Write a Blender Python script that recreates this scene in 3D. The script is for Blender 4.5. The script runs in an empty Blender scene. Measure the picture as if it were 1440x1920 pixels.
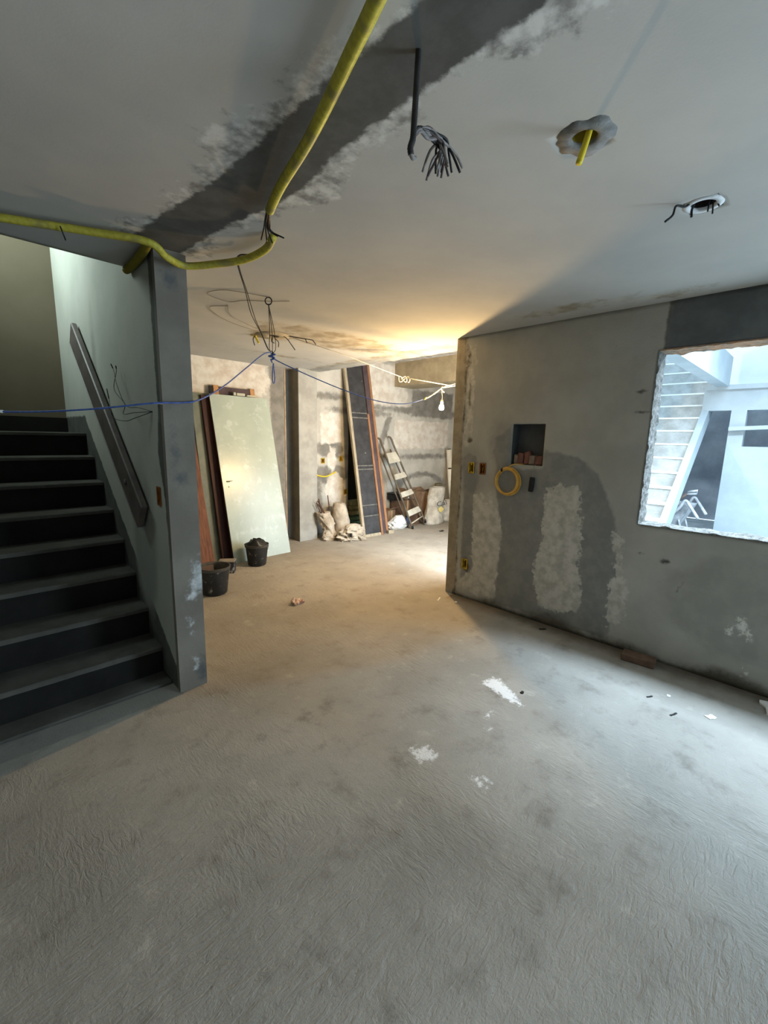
import bpy, math, random
import numpy as np
from mathutils import Vector, Matrix
from mathutils.noise import noise as pnoise, fractal

random.seed(7)
S = bpy.context.scene
COL = S.collection
R = math.radians

# ------------------------------------------------------------------ camera, world, exposure
EYE = Vector((0.0, 0.0, 1.6206))
F_PX, PITCH, ROLL, YAW = 805.3, 0.1702, 0.0232, 0.7812
cam = bpy.data.cameras.new('camera')
cam.sensor_fit = 'HORIZONTAL'
cam.sensor_width = 36.0
cam.lens = 36.0 * F_PX / 1440.0
cam.clip_start = 0.02
cam_o = bpy.data.objects.new('camera', cam)
COL.objects.link(cam_o)
_f = Vector((math.sin(YAW) * math.cos(PITCH), math.cos(YAW) * math.cos(PITCH), -math.sin(PITCH)))
_r0 = Vector((math.cos(YAW), -math.sin(YAW), 0))
_u0 = _r0.cross(_f)
_r = _r0 * math.cos(ROLL) + _u0 * math.sin(ROLL)
_u = -_r0 * math.sin(ROLL) + _u0 * math.cos(ROLL)
_m = Matrix((_r, _u, -_f)).transposed().to_4x4()
_m.translation = EYE
cam_o.matrix_world = _m
S.camera = cam_o

S.view_settings.view_transform = 'Standard'
S.view_settings.look = 'None'
S.view_settings.exposure = 0.75
S.view_settings.gamma = 1.0
S.view_settings.use_curve_mapping = False

W = bpy.data.worlds.new('overcast')
S.world = W
W.use_nodes = True
W.node_tree.nodes['Background'].inputs[0].default_value = (0.60, 0.82, 1.0, 1)
W.node_tree.nodes['Background'].inputs[1].default_value = 1.25


def area(name, loc, direction, sx, sy, power, color, portal=False, spread=180):
    l = bpy.data.lights.new(name, 'AREA')
    l.shape = 'RECTANGLE'
    l.size, l.size_y = sx, sy
    l.energy = power
    l.color = color
    l.spread = R(spread)
    l.cycles.is_portal = portal
    o = bpy.data.objects.new(name, l)
    o.location = loc
    o.rotation_euler = Vector(direction).to_track_quat('-Z', 'Y').to_euler()
    COL.objects.link(o)
    return o


DAY = (0.66, 0.84, 1.0)
# daylight entering through the openings of the building (window, an added, unseen doorway behind the camera as fill, door of the far room, stair window)
area('daylight_window', (4.60, -0.10, 3.75), (-0.35, 0.0, -1), 2.3, 1.1, 450, DAY)
area('added_doorway_fill', (3.86, -2.6, 1.15), (-1, 0.0, 0), 2.0, 2.1, 175, DAY)
area('daylight_far_door', (4.75, 2.50, 1.15), (0, 1, 0), 1.1, 2.1, 70, (0.80, 0.92, 1.0))
area('daylight_stair_window', (-0.32, 4.85, 3.85), (1, -0.1, -0.1), 0.9, 0.9, 34, (0.84, 1.0, 0.95))

# ------------------------------------------------------------------ material helpers


def rgb(c):
    """sRGB 0-255 -> linear rgba"""
    out = []
    for v in c:
        v /= 255.0
        out.append(v / 12.92 if v <= 0.04045 else ((v + 0.055) / 1.055) ** 2.4)
    return (*out, 1.0)


class NT:
    def __init__(s, name):
        s.m = bpy.data.materials.new(name)
        s.m.use_nodes = True
        s.t = s.m.node_tree
        s.b = s.t.nodes['Principled BSDF']
        s.tc = s.t.nodes.new('ShaderNodeTexCoord')
        s.vec = s.tc.outputs['Object']

    def n(s, kind, **kw):
        x = s.t.nodes.new(kind)
        for k, v in kw.items():
            setattr(x, k, v)
        return x

    def l(s, a, b):
        s.t.links.new(a, b)

    def put(s, sock, v):
        if hasattr(v, 'links'):
            s.l(v, sock)
        else:
            sock.default_value = v

    def noise(s, scale, detail=4, rough=0.55, stretch=None, dist=0.0):
        x = s.n('ShaderNodeTexNoise')
        x.inputs['Scale'].default_value = scale
        x.inputs['Detail'].default_value = detail
        x.inputs['Roughness'].default_value = rough
        x.inputs['Distortion'].default_value = dist
        v = s.vec
        if stretch:
            mp = s.n('ShaderNodeMapping')
            mp.inputs['Scale'].default_value = stretch
            s.l(s.vec, mp.inputs['Vector'])
            v = mp.outputs[0]
        s.l(v, x.inputs['Vector'])
        return x.outputs['Fac']

    def ramp(s, v, lo, hi, a=0.0, b=1.0):
        x = s.n('ShaderNodeMapRange')
        x.interpolation_type = 'SMOOTHSTEP'
        for i, q in enumerate((v, lo, hi, a, b)):
            s.put(x.inputs[i], q)
        return x.outputs[0]

    def math(s, op, a, b=0.0, c=0.0):
        x = s.n('ShaderNodeMath', operation=op)
        s.put(x.inputs[0], a)
        s.put(x.inputs[1], b)
        s.put(x.inputs[2], c)
        return x.outputs[0]

    def mix(s, f, a, b):
        x = s.n('ShaderNodeMix', data_type='RGBA')
        s.put(x.inputs[0], f)
        s.put(x.inputs[6], a)
        s.put(x.inputs[7], b)
        return x.outputs[2]

    def attr(s, name):
        x = s.n('ShaderNodeAttribute', attribute_name=name)
        return x.outputs['Fac']

    def finish(s, color, rough=0.85, height=None, strength=0.3, dist=0.01, metal=0.0, spec=0.3):
        s.put(s.b.inputs['Base Color'], color)
        s.put(s.b.inputs['Roughness'], rough)
        s.b.inputs['Metallic'].default_value = metal
        s.b.inputs['Specular IOR Level'].default_value = spec
        if height is not None:
            bp = s.n('ShaderNodeBump')
            bp.inputs['Strength'].default_value = strength
            bp.inputs['Distance'].default_value = dist
            s.l(height, bp.inputs['Height'])
            s.l(bp.outputs[0], s.b.inputs['Normal'])
        return s.m


def plain(name, c1, c2=None, scale=8, rough=0.8, bump=0.15, metal=0.0, specks=None, stretch=None, lo=.3, hi=.7, spec=.3, dist=.006):
    t = NT(name)
    c1 = rgb(c1)
    c2 = rgb(c2) if c2 else tuple(v * .8 for v in c1[:3]) + (1,)
    nz = t.noise(scale, 5, .6, stretch)
    col = t.mix(t.ramp(nz, lo, hi), c1, c2)
    if specks:
        c3, sc, thr = specks
        col = t.mix(t.ramp(t.noise(sc, 5, .65), thr, thr + .08), col, rgb(c3))
    fine = t.noise(scale * 7, 4, .6, stretch)
    return t.finish(col, rough, t.math('ADD', nz, fine), bump, dist, metal, spec)


def plaster(name, c1, c2, layers=(), bump=.25, scale=2.2, fine=30, rough=.9, dist=.01, relief=True, speck=None):
    """layers: (attribute, colour a, colour b, ragged amplitude, ragged scale, softness, relief)"""
    t = NT(name)
    big = t.noise(scale, 6, .6)
    fn = t.noise(fine, 5, .65)
    col = t.mix(t.ramp(big, .3, .7), rgb(c1), rgb(c2))
    h = t.math('MULTIPLY', fn, 1.0)
    for at, a, b, amp, sc, soft, rel in layers:
        rg = t.math('MULTIPLY_ADD', t.noise(sc, 6, .65), amp, -amp * .5)
        sd = t.math('ADD', t.attr(at), rg)
        mk = t.ramp(sd, -soft, soft)
        inner = t.mix(t.ramp(t.noise(sc * .7, 5, .6), .35, .68), rgb(a), rgb(b))
        col = t.mix(mk, col, inner)
        if rel:
            h = t.math('MULTIPLY_ADD', mk, rel, h)
    if speck:
        c3, sc, thr = speck
        col = t.mix(t.ramp(t.noise(sc, 4, .6), thr, thr + .05), col, rgb(c3))
    h = t.math('MULTIPLY_ADD', big, 1.5, h)
    return t.finish(col, rough, h, bump, dist)


# ------------------------------------------------------------------ mesh helpers
class MB:
    def __init__(s):
        s.v, s.f, s.smooth = [], [], []

    def add(s, vs, fs, smooth=False):
        o = len(s.v)
        s.v += [tuple(p) for p in vs]
        for f in fs:
            s.f.append([i + o for i in f])
            s.smooth.append(smooth)

    def box(s, x0, y0, z0, x1, y1, z1, M=None, bev=0.0):
        x0, x1 = min(x0, x1), max(x0, x1)
        y0, y1 = min(y0, y1), max(y0, y1)
        z0, z1 = min(z0, z1), max(z0, z1)
        if bev:
            b = min(bev, (x1 - x0) * .3, (y1 - y0) * .3, (z1 - z0) * .3)
            # chamfered box: 24 vertices
            vs, idx = [], {}
            for i, x in enumerate((x0, x1)):
                for j, y in enumerate((y0, y1)):
                    for k, z in enumerate((z0, z1)):
                        sx, sy, sz = (1, -1)[i], (1, -1)[j], (1, -1)[k]
                        for a in range(3):
                            p = [x + sx * b, y + sy * b, z + sz * b]
                            p[a] = (x, y, z)[a]
                            idx[(i, j, k, a)] = len(vs)
                            vs.append(p)
            fs = []
            for i in (0, 1):
                q = [idx[(i, j, k, 0)] for j, k in ((0, 0), (1, 0), (1, 1), (0, 1))]
                fs.append(q if i else q[::-1])
                q = [idx[(j, i, k, 1)] for j, k in ((0, 0), (1, 0), (1, 1), (0, 1))]
                fs.append(q[::-1] if i else q)
                q = [idx[(j, k, i, 2)] for j, k in ((0, 0), (1, 0), (1, 1), (0, 1))]
                fs.append(q if i else q[::-1])
            for a, b_ in ((0, 1), (0, 2), (1, 2)):
                c = 3 - a - b_
                for p in (0, 1):
                    for q in (0, 1):
                        def K(r, ax):
                            t = [0, 0, 0]
                            t[a], t[b_], t[c] = p, q, r
                            return idx[(*t, ax)]
                        fs.append([K(0, a), K(1, a), K(1, b_), K(0, b_)])
            for i in (0, 1):
                for j in (0, 1):
                    for k in (0, 1):
                        fs.append([idx[(i, j, k, 0)], idx[(i, j, k, 1)], idx[(i, j, k, 2)]])
        else:
            vs = [(x, y, z) for x in (x0, x1) for y in (y0, y1) for z in (z0, z1)]
            fs = [[0, 1, 3, 2], [4, 6, 7, 5], [0, 4, 5, 1], [2, 3, 7, 6], [0, 2, 6, 4], [1, 5, 7, 3]]
        if M is not None:
            vs = [M @ Vector(p) for p in vs]
        s.add(vs, fs)
        return s

    def tube(s, pts, r, n=8, cap=True, closed=False, rfun=None):
        pts = [Vector(p) for p in pts]
        N = len(pts)
        up = None
        rings = []
        for i, p in enumerate(pts):
            if closed:
                d = pts[(i + 1) % N] - pts[i - 1]
            else:
                d = pts[min(i + 1, N - 1)] - pts[max(i - 1, 0)]
            if d.length < 1e-9:
                d = Vector((0, 0, 1))
            d.normalize()
            if up is None:
                up = d.orthogonal().normalized()
            up = (up - d * up.dot(d))
            up = up.normalized() if up.length > 1e-6 else d.orthogonal().normalized()
            sd = d.cross(up)
            rr = rfun(i, N) if rfun else r
            rings.append([p + (up * math.cos(2 * math.pi * k / n) + sd * math.sin(2 * math.pi * k / n)) * rr for k in range(n)])
        vs = [q for g in rings for q in g]
        fs = []
        for i in range(N if closed else N - 1):
            j = (i + 1) % N
            for k in range(n):
                fs.append([i * n + k, i * n + (k + 1) % n, j * n + (k + 1) % n, j * n + k])
        if cap and not closed:
            fs.append(list(range(n))[::-1])
            fs.append([(N - 1) * n + k for k in range(n)])
        s.add(vs, fs, True)
        return s

    def lathe(s, prof, n=24, M=None, cap0=False, cap1=False, fun=None):
        vs, fs = [], []
        for i, (r, z) in enumerate(prof):
            for k in range(n):
                a = 2 * math.pi * k / n
                p = Vector((r * math.cos(a), r * math.sin(a), z))
                if fun:
                    p = fun(p, a, i)
                vs.append(M @ p if M is not None else p)
        for i in range(len(prof) - 1):
            for k in range(n):
                fs.append([i * n + k, i * n + (k + 1) % n, (i + 1) * n + (k + 1) % n, (i + 1) * n + k])
        if cap0:
            fs.append(list(range(n))[::-1])
        if cap1:
            fs.append([(len(prof) - 1) * n + k for k in range(n)])
        s.add(vs, fs, True)
        return s

    def build(s, name, m, parent=None, loc=None):
        me = bpy.data.meshes.new(name)
        me.from_pydata(s.v, [], s.f)
        me.polygons.foreach_set('use_smooth', s.smooth)
        me.materials.append(m)
        me.update()
        o = bpy.data.objects.new(name, me)
        COL.objects.link(o)
        if parent:
            o.parent = parent
        if loc:
            o.location = loc
        return o


def tag(o, label=None, cat=None, group=None, kind=None):
    if label:
        o['label'] = label
    if cat:
        o['category'] = cat
    if group:
        o['group'] = group
    if kind:
        o['kind'] = kind
    return o


def thing(name, label, cat, loc=(0, 0, 0), M=None, group=None):
    o = bpy.data.objects.new(name, None)
    o.empty_display_size = .1
    if M is not None:
        o.matrix_world = M
    else:
        o.location = loc
    COL.objects.link(o)
    return tag(o, label, cat, group)


def spline(pts, per=10):
    P = [Vector(p) for p in pts]
    if len(P) < 3:
        return [P[0].lerp(P[-1], i / per) for i in range(per + 1)]
    out = []
    for i in range(len(P) - 1):
        p0 = P[i - 1] if i else P[0] * 2 - P[1]
        p1, p2 = P[i], P[i + 1]
        p3 = P[i + 2] if i + 2 < len(P) else P[-1] * 2 - P[-2]
        for k in range(per):
            t = k / per
            out.append(.5 * ((2 * p1) + (p2 - p0) * t + (2 * p0 - 5 * p1 + 4 * p2 - p3) * t * t + (3 * p1 - p0 - 3 * p2 + p3) * t ** 3))
    out.append(P[-1])
    return out


def poly_sd(poly, U, V):
    """signed distance, positive inside, arrays U,V"""
    P = np.array(poly, float)
    d = np.full(U.shape, 1e9)
    inside = np.zeros(U.shape, bool)
    for i in range(len(P)):
        a, b = P[i], P[(i + 1) % len(P)]
        e = b - a
        t = np.clip(((U - a[0]) * e[0] + (V - a[1]) * e[1]) / (e @ e + 1e-12), 0, 1)
        d = np.minimum(d, np.hypot(U - a[0] - t * e[0], V - a[1] - t * e[1]))
        c = (a[1] > V) != (b[1] > V)
        with np.errstate(divide='ignore', invalid='ignore'):
            xi = (b[0] - a[0]) * (V - a[1]) / (b[1] - a[1] + 1e-12) + a[0]
        inside ^= c & (U < xi)
    return np.where(inside, d, -d)


def ell_sd(c, r, U, V):
    k = np.hypot((U - c[0]) / r[0], (V - c[1]) / r[1])
    return (1 - k) * min(r)


def union(*a):
    return np.maximum.reduce(a)


def slab(name, m, axes, o, u_rng, v_rng, step, holes=(), thick=.15, attrs=None, disp=None, parent=None, kind='structure'):
    """a gridded wall or slab. axes = (u axis, v axis, normal towards the room) as unit vectors, o = origin;
    u and v are world coordinates along the axes. holes are rectangles (u0, v0, u1, v1). attrs: name -> f(U, V)"""
    ua, va, na = (Vector(a) for a in axes)

    def lines(lo, hi, extra):
        n = max(1, round((hi - lo) / step))
        L = list(np.linspace(lo, hi, n + 1))
        for e in extra:
            if lo < e < hi:
                L = [x for x in L if abs(x - e) > step * .35 or x in (lo, hi)]
                L.append(e)
        return sorted(set(L))
    us = lines(*u_rng, sorted({h[0] for h in holes} | {h[2] for h in holes}))
    vs_ = lines(*v_rng, sorted({h[1] for h in holes} | {h[3] for h in holes}))
    nu, nv = len(us), len(vs_)
    U, V = np.meshgrid(us, vs_, indexing='ij')
    keep = np.ones((nu - 1, nv - 1), bool)
    for h in holes:
        cu = (np.array(us[:-1]) + np.array(us[1:])) / 2
        cv = (np.array(vs_[:-1]) + np.array(vs_[1:])) / 2
        keep &= ~(((cu > h[0]) & (cu < h[2]))[:, None] & ((cv > h[1]) & (cv < h[3]))[None, :])
    verts = []
    org = Vector(o)
    for i in range(nu):
        for j in range(nv):
            p = org + ua * us[i] + va * vs_[j]
            if disp:
                p = p + na * disp(us[i], vs_[j])
            verts.append(p)
    flip = ua.cross(va).dot(na) < 0
    faces = []
    edges = {}
    for i in range(nu - 1):
        for j in range(nv - 1):
            if keep[i, j]:
                q = [i * nv + j, (i + 1) * nv + j, (i + 1) * nv + j + 1, i * nv + j + 1]
                if flip:
                    q = q[::-1]
                faces.append(q)
                for a in range(4):
                    e = (q[a], q[(a + 1) % 4])
                    if (e[1], e[0]) in edges:
                        del edges[(e[1], e[0])]
                    else:
                        edges[e] = 1
    nfront = len(verts)
    back = {}
    sides = []
    if thick:
        for a, b in edges:
            for k in (a, b):
                if k not in back:
                    p = org + ua * us[k // nv] + va * vs_[k % nv] - na * thick
                    back[k] = len(verts)
                    verts.append(p)
            sides.append([b, a, back[a], back[b]])
        # coarse back face: same lines would be wasteful, use only hole and border lines
        cu_ = sorted({u_rng[0], u_rng[1]} | {x for h in holes for x in (h[0], h[2]) if u_rng[0] < x < u_rng[1]})
        cv_ = sorted({v_rng[0], v_rng[1]} | {x for h in holes for x in (h[1], h[3]) if v_rng[0] < x < v_rng[1]})
        for i in range(len(cu_) - 1):
            for j in range(len(cv_) - 1):
                mu, mv = (cu_[i] + cu_[i + 1]) / 2, (cv_[j] + cv_[j + 1]) / 2
                if any(h[0] < mu < h[2] and h[1] < mv < h[3] for h in holes):
                    continue
                k = len(verts)
                for x, y in ((i, j), (i, j + 1), (i + 1, j + 1), (i + 1, j)):
                    verts.append(org + ua * cu_[x] + va * cv_[y] - na * thick)
                q = [k, k + 1, k + 2, k + 3]
                sides.append(q[::-1] if flip else q)
    me = bpy.data.meshes.new(name)
    me.from_pydata([tuple(p) for p in verts], [], faces + sides)
    me.polygons.foreach_set('use_smooth', [disp is not None] * len(faces) + [False] * len(sides))
    for k, fn in (attrs or {}).items():
        at = me.attributes.new(k, 'FLOAT', 'POINT')
        arr = np.full(len(verts), -0.4)
        arr[:nfront] = np.clip(fn(U, V), -.4, .4).ravel()
        at.data.foreach_set('value', arr)
    me.materials.append(m)
    ob = bpy.data.objects.new(name, me)
    COL.objects.link(ob)
    if kind and not parent:
        ob['kind'] = kind
    if parent:
        ob.parent = parent
    return ob


def box_struct(name, m, *b, bev=0.0, parent=None):
    o = MB().box(*b, bev=bev).build(name, m, parent)
    if not parent:
        o['kind'] = 'structure'
    return o


X_, Y_, Z_ = (1, 0, 0), (0, 1, 0), (0, 0, 1)
NX, NY, NZ = (-1, 0, 0), (0, -1, 0), (0, 0, -1)
H = 2.6
XC, YC, XC2 = 0.858, 2.66, 1.019      # stair wall, its front end, its far side
XR, YE = 3.62, 2.677                  # right wall and its end
YD, YF = 5.735, 5.75                  # wall behind the doors, far wall
XS = 4.03                             # where the low ceiling ends

# ------------------------------------------------------------------ structure materials
M_FLOOR_T = NT('dusty_screed')
t = M_FLOOR_T
big = t.noise(.9, 5, .6)
mid = t.noise(5, 6, .65)
trowel = t.noise(44, 4, .6, (1, .3, 1), .9)
trowel2 = t.noise(40, 4, .6, (.34, 1, 1), 1.1)
fine = t.noise(110, 3, .6)
col = t.mix(t.ramp(big, .3, .7), rgb((168, 165, 158)), rgb((143, 141, 135)))
col = t.mix(t.ramp(mid, .5, .78), col, rgb((128, 124, 117)))
col = t.mix(t.ramp(mid, .42, .2), col, rgb((184, 180, 172)))
foot_dark = t.ramp(t.math('ADD', t.attr('foot_dark'), t.math('MULTIPLY_ADD', t.noise(9, 5, .6), .12, -.06)), -.10, .10)  # floor turns darker and browner along the right wall
col = t.mix(foot_dark, col, rgb((92, 84, 72)))
col = t.mix(t.math('MULTIPLY', t.attr('lamp_glow_dust'), .75), col, t.mix(t.ramp(t.noise(3, 6, .6), .35, .7), rgb((170, 148, 116)), rgb((150, 128, 98))))  # brown dust that also carries the bulb's warm light in its colour
col_shade = t.ramp(t.math('ADD', t.attr('patch'), t.math('MULTIPLY_ADD', t.noise(6, 4, .6), .03, -.015)), -.012, .012)  # column's shadow from the bulb, painted as a darker floor area
col = t.mix(t.math('MULTIPLY', col_shade, .55), col, rgb((120, 122, 120)))
wh = t.ramp(t.math('ADD', t.attr('white'), t.math('MULTIPLY_ADD', t.noise(38, 6, .7), .16, -.085)), -.015, .02)
col = t.mix(t.math('MULTIPLY', wh, .85), col, rgb((236, 238, 240)))
pits = t.ramp(t.noise(60, 3, .5), .7, .76)
col = t.mix(t.math('MULTIPLY', pits, .5), col, rgb((80, 77, 72)))
pick = t.ramp(t.noise(1.6, 3, .5), .42, .58)
tw = t.math('ADD', t.math('MULTIPLY', trowel, pick), t.math('MULTIPLY', trowel2, t.math('SUBTRACT', 1.0, pick)))
amt = t.ramp(t.noise(.8, 3, .5), .3, .65, .35, 1.0)
hh = t.math('ADD', t.math('MULTIPLY', tw, amt), t.math('MULTIPLY_ADD', fine, .25, t.math('MULTIPLY', mid, .7)))
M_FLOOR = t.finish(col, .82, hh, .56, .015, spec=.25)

M_CEIL = plaster('ceiling_plaster', (188, 186, 180), (176, 175, 171), [
    ('halo', (210, 209, 204), (128, 127, 123), .30, 17, .03, 0),
    ('smudge', (146, 136, 118), (182, 176, 164), .34, 9, .05, 0),
    ('band', (80, 80, 78), (92, 92, 90), .075, 15, .012, -.6)], bump=.10, scale=1.6, fine=90, dist=.004)
M_RIGHT = plaster('right_wall_plaster', (172, 171, 163), (156, 155, 148), [
    ('halo', (146, 145, 139), (158, 156, 149), .12, 9, .05, 0),
    ('dark', (126, 127, 125), (138, 138, 134), .06, 14, .016, -.4),
    ('lite', (194, 192, 184), (164, 162, 153), .20, 17, .012, .6),
    ('strip', (158, 149, 131), (140, 130, 112), .012, 14, .006, -.5),
    ('edge', (104, 96, 82), (92, 86, 74), .05, 16, .012, -.6),
    ('wet', (92, 95, 96), (106, 109, 109), .05, 9, .02, .3),
    ('spot', (84, 83, 80), (72, 71, 68), .03, 40, .01, -.2),
    ('white', (222, 221, 214), (206, 204, 196), .10, 36, .012, .2),
    ('foot_dark', (92, 86, 75), (78, 73, 64), .12, 8, .05, 0)], bump=.22, fine=60)
M_FAR = plaster('far_wall_plaster', (192, 189, 180), (170, 167, 158), [
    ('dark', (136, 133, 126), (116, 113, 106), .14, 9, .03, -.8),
    ('lite', (212, 209, 200), (192, 182, 169), .14, 11, .02, .6)], bump=.35, scale=2.6, fine=24, dist=.015)
M_STAIRW = plaster('stair_wall_plaster', (184, 186, 176), (172, 175, 165), [
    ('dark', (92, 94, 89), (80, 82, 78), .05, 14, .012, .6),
    ('drip', (150, 152, 145), (160, 163, 154), .10, 6, .06, 0)], bump=.12, fine=60)
M_COLUMN = plaster('column_cement', (132, 127, 117), (116, 111, 102), [
    ('white', (214, 218, 218), (160, 164, 164), .13, 22, .02, .6),
    ('stain', (84, 88, 88), (96, 99, 99), .12, 16, .03, 0)], bump=.2, scale=4, fine=50)
M_COL2 = plaster('far_column_cement', (168, 168, 162), (148, 147, 141), bump=.3, scale=5, fine=26)
M_OLIVE = plaster('landing_wall_paint', (112, 103, 86), (106, 97, 80), bump=.08, fine=60)
M_BEAM = plaster('beam_concrete', (166, 152, 124), (144, 131, 106), bump=.3, scale=5, fine=30)
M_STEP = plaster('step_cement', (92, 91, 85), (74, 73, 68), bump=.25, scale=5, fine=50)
M_RISER_SHADE = plaster('riser_cement_shade', (32, 31, 28), (22, 21, 19), bump=.2, scale=5, fine=50)  # near-black: shade on the risers is put into the colour
M_WHITE = plaster('courtyard_white', (172, 182, 188), (158, 168, 174), bump=.15, fine=40)
M_TREADW = plaster('courtyard_tread_white', (238, 242, 242), (226, 232, 232), bump=.1, fine=40)
M_WHITE2 = plaster('courtyard_steps', (188, 194, 196), (158, 162, 162), bump=.8, scale=5, fine=14, dist=.02)
M_GREYROOM = plaster('grey_room', (186, 190, 196), (150, 155, 164), bump=.2, fine=30)
M_ROUGH = plain('broken_plaster', (168, 168, 164), (120, 119, 115), 30, .95, .9, specks=((70, 68, 64), 90, .58), dist=.02)
M_BRICKEDGE = plain('broken_brick_edge', (196, 152, 118), (150, 138, 124), 14, .95, .8, dist=.02)

# ------------------------------------------------------------------ floor and ceiling
def white_sd(U, V):
    return union(poly_sd([(2.37, 1.43), (2.52, 1.39), (2.43, 1.20), (2.335, 1.09), (2.326, 1.22), (2.353, 1.313)], U, V),
                 poly_sd([(1.554, 1.317), (1.622, 1.271), (1.619, 1.204), (1.573, 1.195), (1.523, 1.242)], U, V) + .012,
                 poly_sd([(1.616, .997), (1.682, .948), (1.669, .916), (1.602, .956)], U, V),
                 ell_sd((2.12, 1.2), (.10, .05), U, V) - .035, ell_sd((1.99, 1.13), (.06, .04), U, V) - .03,
                 ell_sd((1.62, .90), (.02, .015), U, V), ell_sd((1.75, 1.05), (.02, .015), U, V) - .02)


def foot_dark_sd(U, V):
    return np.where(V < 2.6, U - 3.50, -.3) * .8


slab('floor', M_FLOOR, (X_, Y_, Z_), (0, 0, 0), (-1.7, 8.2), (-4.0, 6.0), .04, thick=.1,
     attrs={'lamp_glow_dust': lambda U, V: np.clip((V - 1.9 + .45 * (U - 2.2) * (U < 2.2)) / 1.0, 0, .4) / .4 * np.where(U < 3.66, 1, np.clip((V - 2.6) / .3, 0, 1)), 'white': white_sd, 'foot_dark': foot_dark_sd, 'patch': lambda U, V: np.where(U < .87, V - 2.63, -.4)})

HOLE1, HOLE2, HOLE3 = (1.563, .688), (2.300, .490), (2.350, 4.0)


def band_sd(U, V):
    L = np.interp(V, [-4, .78, 1.25, 1.83, 2.35, 2.66], [.86, .854, .841, .827, .76, .75])
    Rr = np.interp(V, [-4, .57, .93, 1.39, 1.58, 1.8, 2.1, 2.6], [1.05, 1.054, 1.053, 1.06, 1.105, 1.092, 1.026, .995])
    return np.where(V < 2.66, np.minimum(U - L, Rr - U), -.3)


def halo_sd(U, V):
    return np.where(V < 2.7, band_sd(U, V) + .07 + .04 * np.sin(V * 5.1) + .03 * np.sin(V * 13), -.3)


def smudge_sd(U, V):
    return union(ell_sd((2.9, 3.7), (.9, .35), U, V) - .02, ell_sd((3.0, 4.9), (.8, .1), U, V) - .05, ell_sd((3.85, 4.1), (.12, 1.2), U, V),
                 ell_sd((3.35, 1.5), (.12, .5), U, V) - .04, ell_sd((3.45, .9), (.1, .3), U, V) - .03, ell_sd((2.35, 4.0), (.3, .3), U, V) - .06)


hs = [(c[0] - .06, c[1] - .06, c[0] + .06, c[1] + .06) for c in (HOLE1, HOLE2)] + [(HOLE3[0] - .07, HOLE3[1] - .07, HOLE3[0] + .07, HOLE3[1] + .07)]
slab('ceiling', M_CEIL, (X_, Y_, NZ), (0, 0, H), (-1.7, XS), (-4.0, 6.0), .035,
     holes=[(-.25, 3.1016, XC + .08, 5.75)] + hs, thick=.16,
     attrs={'band': band_sd, 'halo': halo_sd, 'smudge': smudge_sd},
     disp=lambda u, v: .004 * pnoise(Vector((u * 1.3, v * 1.3, 3))))
slab('ceiling_far_room', M_FAR, (X_, Y_, NZ), (0, 0, 2.98), (XS - .2, 8.2), (2.5, 6.0), .5, thick=.12)
# chipped plaster lip along the end of the low ceiling
mb = MB()
N = 90
prof = []
for i in range(N + 1):
    y = 2.69 + (5.53 - 2.69) * i / N
    w = .09 + .035 * pnoise(Vector((y * 3, 1, 0))) + .02 * pnoise(Vector((y * 11, 5, 0)))
    d = .012 + .008 * pnoise(Vector((y * 7, 9, 0)))
    prof.append([(XS - .16 - w * .4, y, H + .002), (XS - .15, y, H - d), (XS + .002, y, H - d * 1.4), (XS + .004, y, H + .17)])
vs = [p for q in prof for p in q]
fs = [[i * 4 + k, i * 4 + k + 1, i * 4 + k + 5, i * 4 + k + 4] for i in range(N) for k in range(3)]
mb.add(vs, fs)
o = mb.build('trim_1', M_COL2)
o['kind'] = 'structure'

# ------------------------------------------------------------------ right wall with the rough window opening
WIN = (-.75, 1.02, .92, 2.28)
NICHE = (1.706, 1.412, 2.010, 1.773)
PLATES = [(2.433, 1.351), (2.304, 1.349), (2.450, .361)]
PW, PH = .030, .050
rholes = [WIN, NICHE, (-3.7, 0, -1.5, 2.25)] + [(y - PW, z - PH, y + PW, z + PH) for y, z in PLATES]  # the opening behind the camera is added for the fill light


def r_dark(U, V):
    arch = poly_sd([(2.16, 1.45), (2.198, 1.503), (2.180, 1.652), (2.100, 1.702), (2.023, 1.750), (1.992, 1.365), (1.698, 1.385), (1.702, 1.546), (1.561, 1.529), (1.403, 1.500),
                    (1.245, 1.373), (1.096, 1.091), (1.015, .763), (1.020, .365), (1.031, .05), (2.088, .045), (2.054, .752), (2.142, 1.152)], U, V)
    chan = poly_sd([(2.560, 1.445), (2.47, 1.49), (2.385, 1.469), (2.344, 1.237), (2.389, 1.074), (2.349, .310), (2.500, .187), (2.504, .673), (2.506, 1.115)], U, V)
    return union(arch, chan)


def r_lite(U, V):
    return union(poly_sd([(2.379, 1.117), (2.198, 1.121), (2.084, .908), (2.060, .751), (2.075, .420), (2.102, .069), (2.568, .081), (2.346, .356), (2.390, .998)], U, V),
                 poly_sd([(1.671, 1.201), (1.538, 1.283), (1.377, 1.231), (1.321, .880), (1.316, .606), (1.268, .338), (1.299, .210), (1.478, .129), (1.656, .175), (1.711, .515), (1.643, .775)], U, V),
                 poly_sd([(1.078, .923), (1.017, .891), (1.013, .676), (.935, .478), (.949, .253), (1.040, .177), (1.053, .490), (1.013, .676)], U, V) + .01,
                 poly_sd([(2.55, 2.52), (2.45, 2.50), (2.44, 2.156), (2.45, 1.55), (2.53, 1.53)], U, V) - .01)


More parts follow.
